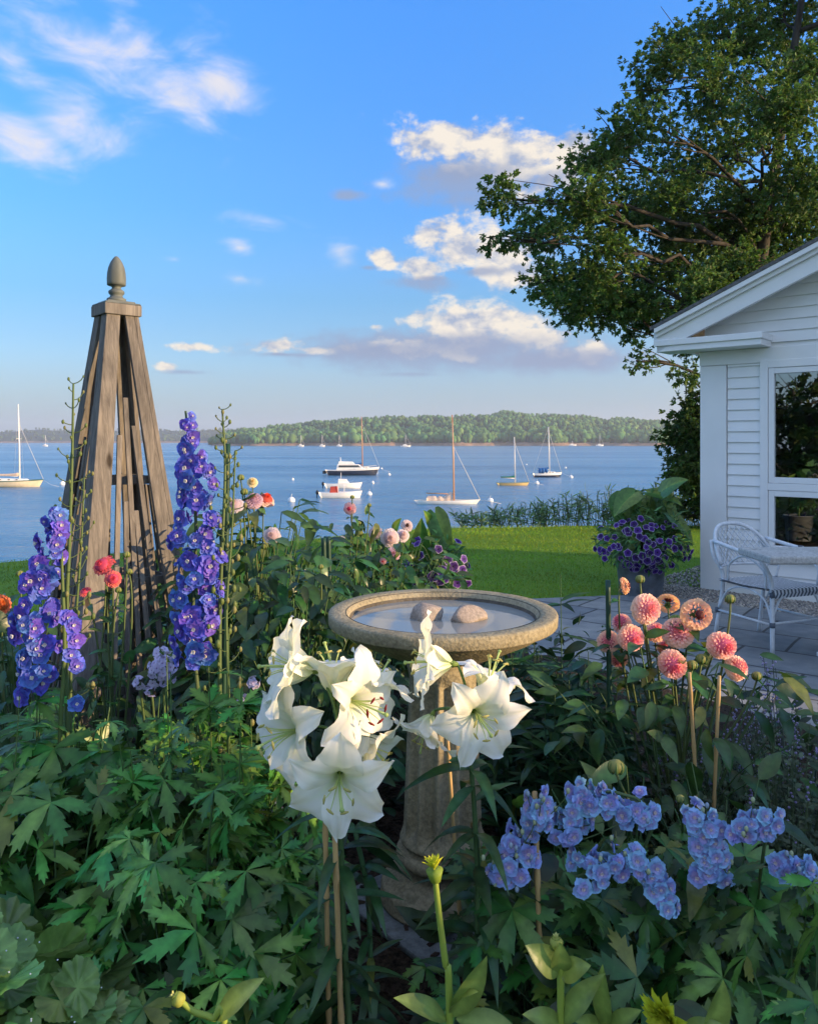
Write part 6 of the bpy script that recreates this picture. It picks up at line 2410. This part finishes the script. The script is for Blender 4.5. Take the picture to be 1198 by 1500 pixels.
def build_fillers():
    MINT = [t_blade(1, .3, .2, .3, 3, .4, (.085, .125, .075), 1.15)]
    sprig_plant('catmint', 'fine grey green catmint mound at the right edge of the bed', 'catmint', 1150, 2.3, .34, .50, 230, MINT, 26, .024, (.08, .12, .06), 41, flowers=((.30, .26, .52), 5, .25), stretch=(1.25, 1))
    sprig_plant('catmint', 'wispy lavender flowered catmint overhanging the patio by the chair leg', 'catmint', 1168, 2.75, .20, .66, 46, MINT, 14, .018, (.09, .12, .09), 42, flowers=((.40, .36, .62), 14, .95), lean=(-.05, -.1))
    sprig_plant('catmint', 'low grey green catmint clump between the dahlia and the bed edge', 'catmint', 1085, 2.65, .22, .40, 90, MINT, 22, .022, (.08, .12, .06), 43, flowers=((.32, .28, .55), 5, .3))
    TALL = [(335, 1.88, .17, .84, 'tall leafy delphinium shoots rising beside the left white lilies'), (262, 1.98, .20, .80, 'leafy delphinium shoots below the tall blue spike'), (392, 1.95, .13, .72, 'leafy shoots half hidden by the leftmost lily bloom'),
            (175, 2.05, .18, .78, 'leafy shoots under the coral dahlia'), (45, 2.0, .20, .80, 'leafy shoots below the loose left delphinium'), (-25, 1.85, .18, .80, 'leafy shoots at the very left edge of the bed')]
    for i, (px, Y, rad, h, lab) in enumerate(TALL):
        sprig_plant('leafy_delphinium', lab, 'delphinium', px, Y, rad, h, 11, FINE, 15, .078, (.08, .15, .045), 90 + i, tint=(.75, 1.35), up=.15)
    # dark peony like stems right of the bath
    spots = [(790, 2.9, .84), (830, 2.75, .86), (862, 2.7, .80), (760, 2.6, .62), (810, 2.45, .70), (850, 2.4, .66), (885, 2.55, .66), (745, 2.85, .78)]
    names = ['lily stem with dark lance leaves just right of the birdbath rim', 'tallest flowerless lily stem right of the birdbath', 'dark leaved lily stem left of the green stake', 'shadowed lily stem close behind the birdbath column',
             'leafy lily stem in front of the tallest one right of the birdbath', 'dark lily stem below the green stake', 'lily stem among the lower leaves of the peach dahlia', 'lily stem half hidden behind the birdbath bowl']
    for i, ((px, Y, h), nm) in enumerate(zip(spots, names)):
        sprig_plant('budless_lily', nm, 'lily', px, Y, .10, h, 6, LANCE, 30, .12, (.05, .10, .04), 60 + i, tint=(.5, 1.05), group='flowerless lily stems right of the birdbath', up=.25)
    # leafy perennials filling the bed: (px, Y, rad, h, n, template, leaf size, seed, tint, label)
    L = [
        (30, 2.9, .42, .78, 90, OVATE, .12, (.5, 1.0), 'leafy_perennial', 'dark broad leaved perennial behind the left delphinium'),
        (130, 2.35, .34, .56, 60, OVATE, .11, (.5, 1.0), 'leafy_perennial', 'leafy perennial at the foot of the obelisk'),
        (-20, 2.2, .36, .62, 56, PAL, .12, (.6, 1.1), 'leafy_perennial', 'lobed leaf perennial cut by the left edge of the view'),
        (210, 2.5, .30, .60, 60, LANCE, .14, (.6, 1.1), 'leafy_perennial', 'lance leaved perennial between obelisk and tall blue delphinium'),
        (330, 2.6, .30, .62, 60, OVATE, .12, (.45, .9), 'leafy_perennial', 'dark leafy perennial below the lilac dahlia bush'),
        (200, 1.85, .30, .54, 60, PAL, .105, (.6, 1.2), 'delphinium_clump', 'clump of lobed delphinium leaves in the shade below the phlox'),
        (290, 1.75, .30, .62, 110, FINE, .10, (.8, 1.4), 'delphinium_clump', 'lighter green feathery delphinium leaves left of the front lily'),
        (255, 1.55, .26, .45, 46, PAL, .115, (.75, 1.45), 'delphinium_clump', 'large lobed leaves catching the sky, centre of the lower left'),
        (370, 1.75, .20, .40, 30, PAL, .105, (.6, 1.1), 'delphinium_clump', 'lobed leaves beside the bamboo cane pair'),
        (90, 1.75, .28, .56, 56, PAL, .105, (.7, 1.3), 'delphinium_clump', 'drooping lobed leaves below the loose left delphinium'),
        (-30, 1.75, .26, .60, 36, PAL_LIGHT, .12, (.7, 1.3), 'delphinium_clump', 'yellowish lobed leaves at the left edge above the lady\'s mantle'),
        (300, 1.5, .18, .34, 26, PAL, .10, (.5, 1.0), 'delphinium_clump', 'low dark lobed leaves beneath the front lily bloom'),
        (335, 1.95, .24, .72, 90, FINE, .10, (.8, 1.4), 'delphinium_clump', 'tall feathery cut leaves below the green seed stalks, left of the lilies'),
        (150, 2.1, .26, .66, 70, FINE, .105, (.7, 1.3), 'delphinium_clump', 'cut leaves between the loose left delphinium and the obelisk'),
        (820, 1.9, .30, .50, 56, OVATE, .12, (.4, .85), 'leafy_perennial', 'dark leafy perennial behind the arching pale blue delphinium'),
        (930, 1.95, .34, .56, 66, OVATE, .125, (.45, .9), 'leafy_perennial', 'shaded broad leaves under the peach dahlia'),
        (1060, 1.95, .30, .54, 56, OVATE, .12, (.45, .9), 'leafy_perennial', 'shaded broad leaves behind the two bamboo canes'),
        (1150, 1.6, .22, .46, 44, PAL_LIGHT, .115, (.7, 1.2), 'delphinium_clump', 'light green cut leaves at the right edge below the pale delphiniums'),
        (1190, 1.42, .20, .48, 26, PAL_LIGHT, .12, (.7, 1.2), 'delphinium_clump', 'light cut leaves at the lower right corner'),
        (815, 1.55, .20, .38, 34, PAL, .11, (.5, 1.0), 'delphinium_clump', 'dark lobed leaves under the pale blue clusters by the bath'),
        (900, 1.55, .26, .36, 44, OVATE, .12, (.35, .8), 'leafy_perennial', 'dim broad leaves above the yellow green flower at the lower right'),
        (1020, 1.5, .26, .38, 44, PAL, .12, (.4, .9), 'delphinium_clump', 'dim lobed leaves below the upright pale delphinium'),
        (640, 3.4, .36, .48, 60, OVATE, .12, (.45, .9), 'leafy_perennial', 'shaded perennial in the gap behind the birdbath column'),
        (530, 3.2, .36, .56, 70, OVATE, .12, (.4, .9), 'leafy_perennial', 'dark perennial behind the birdbath bowl on its left'),
        (720, 3.6, .30, .60, 50, LANCE, .13, (.5, 1.0), 'leafy_perennial', 'lance leaved perennial behind the birdbath bowl on its right'),
        (-60, 3.4, .50, .80, 80, OVATE, .13, (.6, 1.1), 'leafy_perennial', 'bushy perennial at the far left edge behind the orange dahlia'),
        (352, 3.35, .34, 1.16, 240, OVATE, .10, (.6, 1.2), 'leafy_perennial', 'tall dense dark foliage filling the gap right of the green stake'),
        (250, 3.6, .34, .95, 170, OVATE, .10, (.5, 1.05), 'leafy_perennial', 'dense foliage between the obelisk and the tall blue delphinium'),
        (70, 3.9, .45, .70, 80, OVATE, .13, (.6, 1.1), 'leafy_perennial', 'bushy perennial left of the obelisk against the lawn'),
        (280, 3.9, .45, .86, 80, OVATE, .13, (.5, 1.0), 'leafy_perennial', 'bushy perennial behind the tall blue delphinium'),
    ]
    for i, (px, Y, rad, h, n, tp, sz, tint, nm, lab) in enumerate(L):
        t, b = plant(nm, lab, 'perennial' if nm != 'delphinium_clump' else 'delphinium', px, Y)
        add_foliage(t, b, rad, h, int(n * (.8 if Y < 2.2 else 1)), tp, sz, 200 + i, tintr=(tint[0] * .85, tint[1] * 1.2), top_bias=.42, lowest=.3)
    # lady's mantle with dew in the lower left corner
    for i, (px, Y, rad, h, n, lab) in enumerate(((20, 1.42, .24, .44, 120, 'lady\'s mantle with dewy scalloped leaves in the lower left corner'), (120, 1.40, .15, .36, 60, 'smaller lady\'s mantle clump beside the corner one'), (-60, 1.40, .2, .48, 60, 'lady\'s mantle cut by the left edge of the view'))):
        t, b = plant('ladys_mantle', lab, 'lady\'s mantle', px, Y)
        add_foliage(t, b, rad, h, n, ROUND, .058, 300 + i, tintr=(1.0, 1.8), top_bias=.7, droop=.05)
        if i < 2:
            g = np.random.default_rng(90 + i)
            mb = MB()
            for k in range(26):
                a, r = g.uniform(0, 6.28), math.sqrt(g.random()) * rad * .8
                ellipsoid(mb, b + (math.cos(a) * r, math.sin(a) * r - .02, h * (1.02 - .5 * (r / rad) ** 2)), (.0017, .0017, .0014), 7, 5, (.8, .85, .9))
            mb.build('dew_drops', M['dew'], t, origin=b)['kind'] = 'stuff'
    # undergrowth: uncountable small leaves low over the soil, tinted dark for shaded gaps
    g = np.random.default_rng(77)
    n = 3600
    x = g.uniform(-3.2, 2.6, n)
    y = g.uniform(1.25, 5.2, n)
    keep = ~((x > -.36) & (x < .34) & (y < 2.6)) & (x < np.interp(y, [1, 2.5, 3.6, 4.6, 5.5], [2.6, 2.6, 2.0, 1.2, .8]))
    x, y = x[keep], y[keep]
    n = len(x)
    pos = np.stack([x, y, .10 + g.random(n) ** 1.6 * .26], 1)
    mb = MB()
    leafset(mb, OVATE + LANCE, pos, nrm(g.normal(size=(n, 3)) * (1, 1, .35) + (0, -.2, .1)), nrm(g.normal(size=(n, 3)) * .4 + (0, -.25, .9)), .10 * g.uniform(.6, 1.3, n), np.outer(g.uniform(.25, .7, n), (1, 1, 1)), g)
    o = mb.build('undergrowth', M['leaf'], kind='stuff')
    tag(o, 'low undergrowth of leaves darkened as shade between the flowering plants', 'undergrowth')


M['dew'] = mat_plain('dew', (.55, .6, .62), .05, .8, nscale=4, namp=.05)
build_fillers()


def build_foreground():
    g = np.random.default_rng(123)

    def bud_plant(label, cat, base_px, Y, stem, head, leaves, hs, kind):
        t, b = plant('zinnia_plant', label, cat, base_px, Y, .09, 'sunlit zinnia stalks at the front of the bed')
        pts = spline([P(x, y, Y) for x, y in stem] + [b], 20)
        mb = MB()
        tube(mb, pts, np.linspace(.0042, .0058, 20), 8, (.20, .30, .045))
        mb.build('stem', M['stem'], t, origin=b)
        p = P(*head, Y)
        ax = nrm(pts[0] - pts[1])
        mb = MB()
        yel = (.52, .56, .06)
        if kind == 'cup':
            lathe_at(mb, p, ax, [(.15, -.9), (.55, -.75), (.75, -.1), (.95, .5)], hs, 14, (.22, .34, .05))
            for k in range(26):
                a = k * 2.4
                rr = .25 + .65 * (k / 26)
                petal_at(mb, p + ax * hs * .35, ax, hs * 1.25, hs * .22, a, R(84 - 34 * k / 26), hs * rr * .75, (.66, .68, .05))
        elif kind == 'bud':
            ellipsoid(mb, p, (hs * .8, hs * .8, hs * .85), 14, 9, (.36, .42, .09), jit=.05)
            for k in range(14):
                petal_at(mb, p + ax * hs * .3, ax, hs * .6, hs * .16, k * 2.4, R(70), hs * (.1 + .4 * k / 14), (.60, .62, .24))
            for k in range(12):
                petal_at(mb, p - ax * hs * .5, ax, hs * .9, hs * .3, k * 2.4, R(70), hs * .55, (.18, .26, .06))
        else:
            for k in range(70):
                u = k / 70
                petal_at(mb, p, nrm(ax + (0, -.7, 0)), hs * (.55 + .65 * u), hs * .24, k * 2.4, R(78 - 66 * u), hs * (.05 + .35 * u), np.array((.62, .66, .05)) * (1 - .12 * (k % 3)))
        mb.build('flower' if kind != 'bud' else 'bud', M['petal'], t, origin=b)
        for (x0, y0, x1, y1, w, fx) in leaves:
            a, e = P(x0, y0, Y), P(x1, y1, Y - .03)
            d = nrm(e - a)
            L = float(np.linalg.norm(e - a))
            X, Yv, Z = frames(d[None], np.array(fx, float)[None])
            mb = MB()
            tv, tf, tc = t_blade(1, w, .30, .22, 10, .45, (.11, .21, .05), 1.6, .03)
            mb.inst((tv, tf, tc), a[None], X, Yv, Z, L)
            mb.build('leaf', M['leaf'], t, origin=b)
        return t
    bud_plant('tall yellow green zinnia stalk with a cup shaped opening bud, before the birdbath', 'zinnia', 660, 1.16, [(637, 1285), (643, 1340), (652, 1410), (658, 1475)], (637, 1281), [(655, 1495, 588, 1452, .17, (-.1, -.4, .9)), (660, 1490, 716, 1418, .17, (.4, -.6, .6)), (668, 1492, 770, 1512, .2, (.2, -.5, .8)), (660, 1480, 690, 1440, .2, (.2, -.3, .9))], .0135, 'cup')
    bud_plant('zinnia stalk with tight yellow bud above a pair of rounded leaves', 'zinnia', 822, 1.12, [(815, 1388), (818, 1420), (821, 1465)], (815, 1382), [(819, 1424, 780, 1388, .26, (-.4, -.6, .8)), (820, 1428, 858, 1412, .30, (.1, -.7, .8)), (820, 1425, 822, 1392, .25, (0, -1, .1)), (822, 1500, 872, 1428, .16, (-.6, -.5, .3)), (826, 1505, 775, 1480, .2, (-.2, -.5, .8))], .0115, 'bud')
    bud_plant('bright yellow green zinnia bloom cut by the bottom edge of the view', 'zinnia', 985, 1.10, [(980, 1496), (983, 1520)], (979, 1488), [(995, 1520, 1050, 1495, .22, (.2, -.5, .8)), (1035, 1520, 1068, 1452, .2, (.2, -.7, .6)), (960, 1515, 905, 1520, .2, (-.2, -.5, .8))], .029, 'open')
    bud_plant('leaning zinnia stalk with a pale green bud and one upright leaf at the lower left', 'zinnia', 335, 1.18, [(264, 1466), (285, 1482), (312, 1492), (330, 1515)], (262, 1464), [(318, 1494, 372, 1432, .16, (-.5, -.6, .5)), (325, 1500, 350, 1520, .2, (.3, -.5, .7))], .0125, 'bud')
    bud_plant('leafy zinnia shoot without bloom between the bud stalk and the yellow bloom', 'zinnia', 890, 1.15, [(884, 1485), (887, 1505)], (884, 1482), [(888, 1510, 874, 1428, .13, (-.5, -.7, .2)), (890, 1510, 930, 1478, .2, (.2, -.5, .8)), (886, 1512, 850, 1490, .2, (-.2, -.5, .8))], .007, 'bud')


def lathe_at(mb, p, ax, prof, s, n, col):
    q = Vector(tuple(ax)).to_track_quat('Z', 'Y').to_matrix()
    Q = np.array(q)
    t = MB()
    lathe(t, [(r * s, z * s) for r, z in prof], n)
    mb.add(t.v[0] @ Q.T + p, t.f, col)


def petal_at(mb, p, ax, L, W, az, tilt, base, col):
    Q = np.array(Vector(tuple(ax)).to_track_quat('Z', 'Y').to_matrix())
    t = MB()
    petal(t, L, W, az, tilt, base, .3, .15, np.array(col) * .8, col, 3, 1, .6)
    mb.add(t.v[0] @ Q.T + p, t.f, t.c[0])


build_foreground()


def build_house_plants():
    t0 = hloc(1.25, .75)
    for i, (x, y, h, s, lab) in enumerate(((1.05, .62, 1.85, .42, 'big leaved houseplant behind the window glass, near its left side'), (1.75, .8, 1.7, .40, 'second houseplant deeper inside the window'))):
        c = hloc(x, y, .062)
        t = bucket('house_plant', lab, c, .14, .17, .36, 'dark')
        t['category'] = 'houseplant'
        g = np.random.default_rng(500 + i)
        n = 26
        a = g.uniform(0, 6.28, n)
        z = .5 + (h - .5) * g.random(n) ** .7
        r = .30 * g.uniform(.4, 1, n)
        pos = c + np.stack([np.cos(a) * r, np.sin(a) * r, z], 1)
        mb = MB()
        leafset(mb, BROAD, pos, nrm(np.stack([np.cos(a), np.sin(a), g.uniform(-.6, .4, n)], 1)), nrm(g.normal(size=(n, 3)) * .3 + (0, -.3, .9)), s * g.uniform(.6, 1.1, n), np.outer(g.uniform(.6, 1, n), (1, 1, 1)), g)
        mb.build('foliage', M['leaf'], t, origin=c)
        mb = MB()
        for k in range(n):
            tube(mb, bez(c + (0, 0, .35), c + (0, 0, z[k] * .8), pos[k], 6), .006, 5, (.05, .09, .03), caps=False)
        mb.build('stems', M['stem'], t, origin=c)


build_house_plants()


def build_haze():
    """the moist air over the bay: one box of even, very thin haze round the whole scene"""
    mb = MB()
    box(mb, (-4300, -90, -10.2), (4300, 3950, 95))
    m = bpy.data.materials.new('sea_haze')
    m.use_nodes = True
    nt = m.node_tree
    nt.nodes.clear()
    out = nt.nodes.new('ShaderNodeOutputMaterial')
    v = nt.nodes.new('ShaderNodeVolumePrincipled')
    v.inputs['Color'].default_value = (.86, .92, 1.0, 1)
    v.inputs['Density'].default_value = .00021
    v.inputs['Anisotropy'].default_value = .2
    nt.links.new(v.outputs[0], out.inputs['Volume'])
    o = mb.build('haze', m, smooth=False, kind='stuff')
    tag(o, 'thin pale sea haze softening the far hills', 'haze')


build_haze()
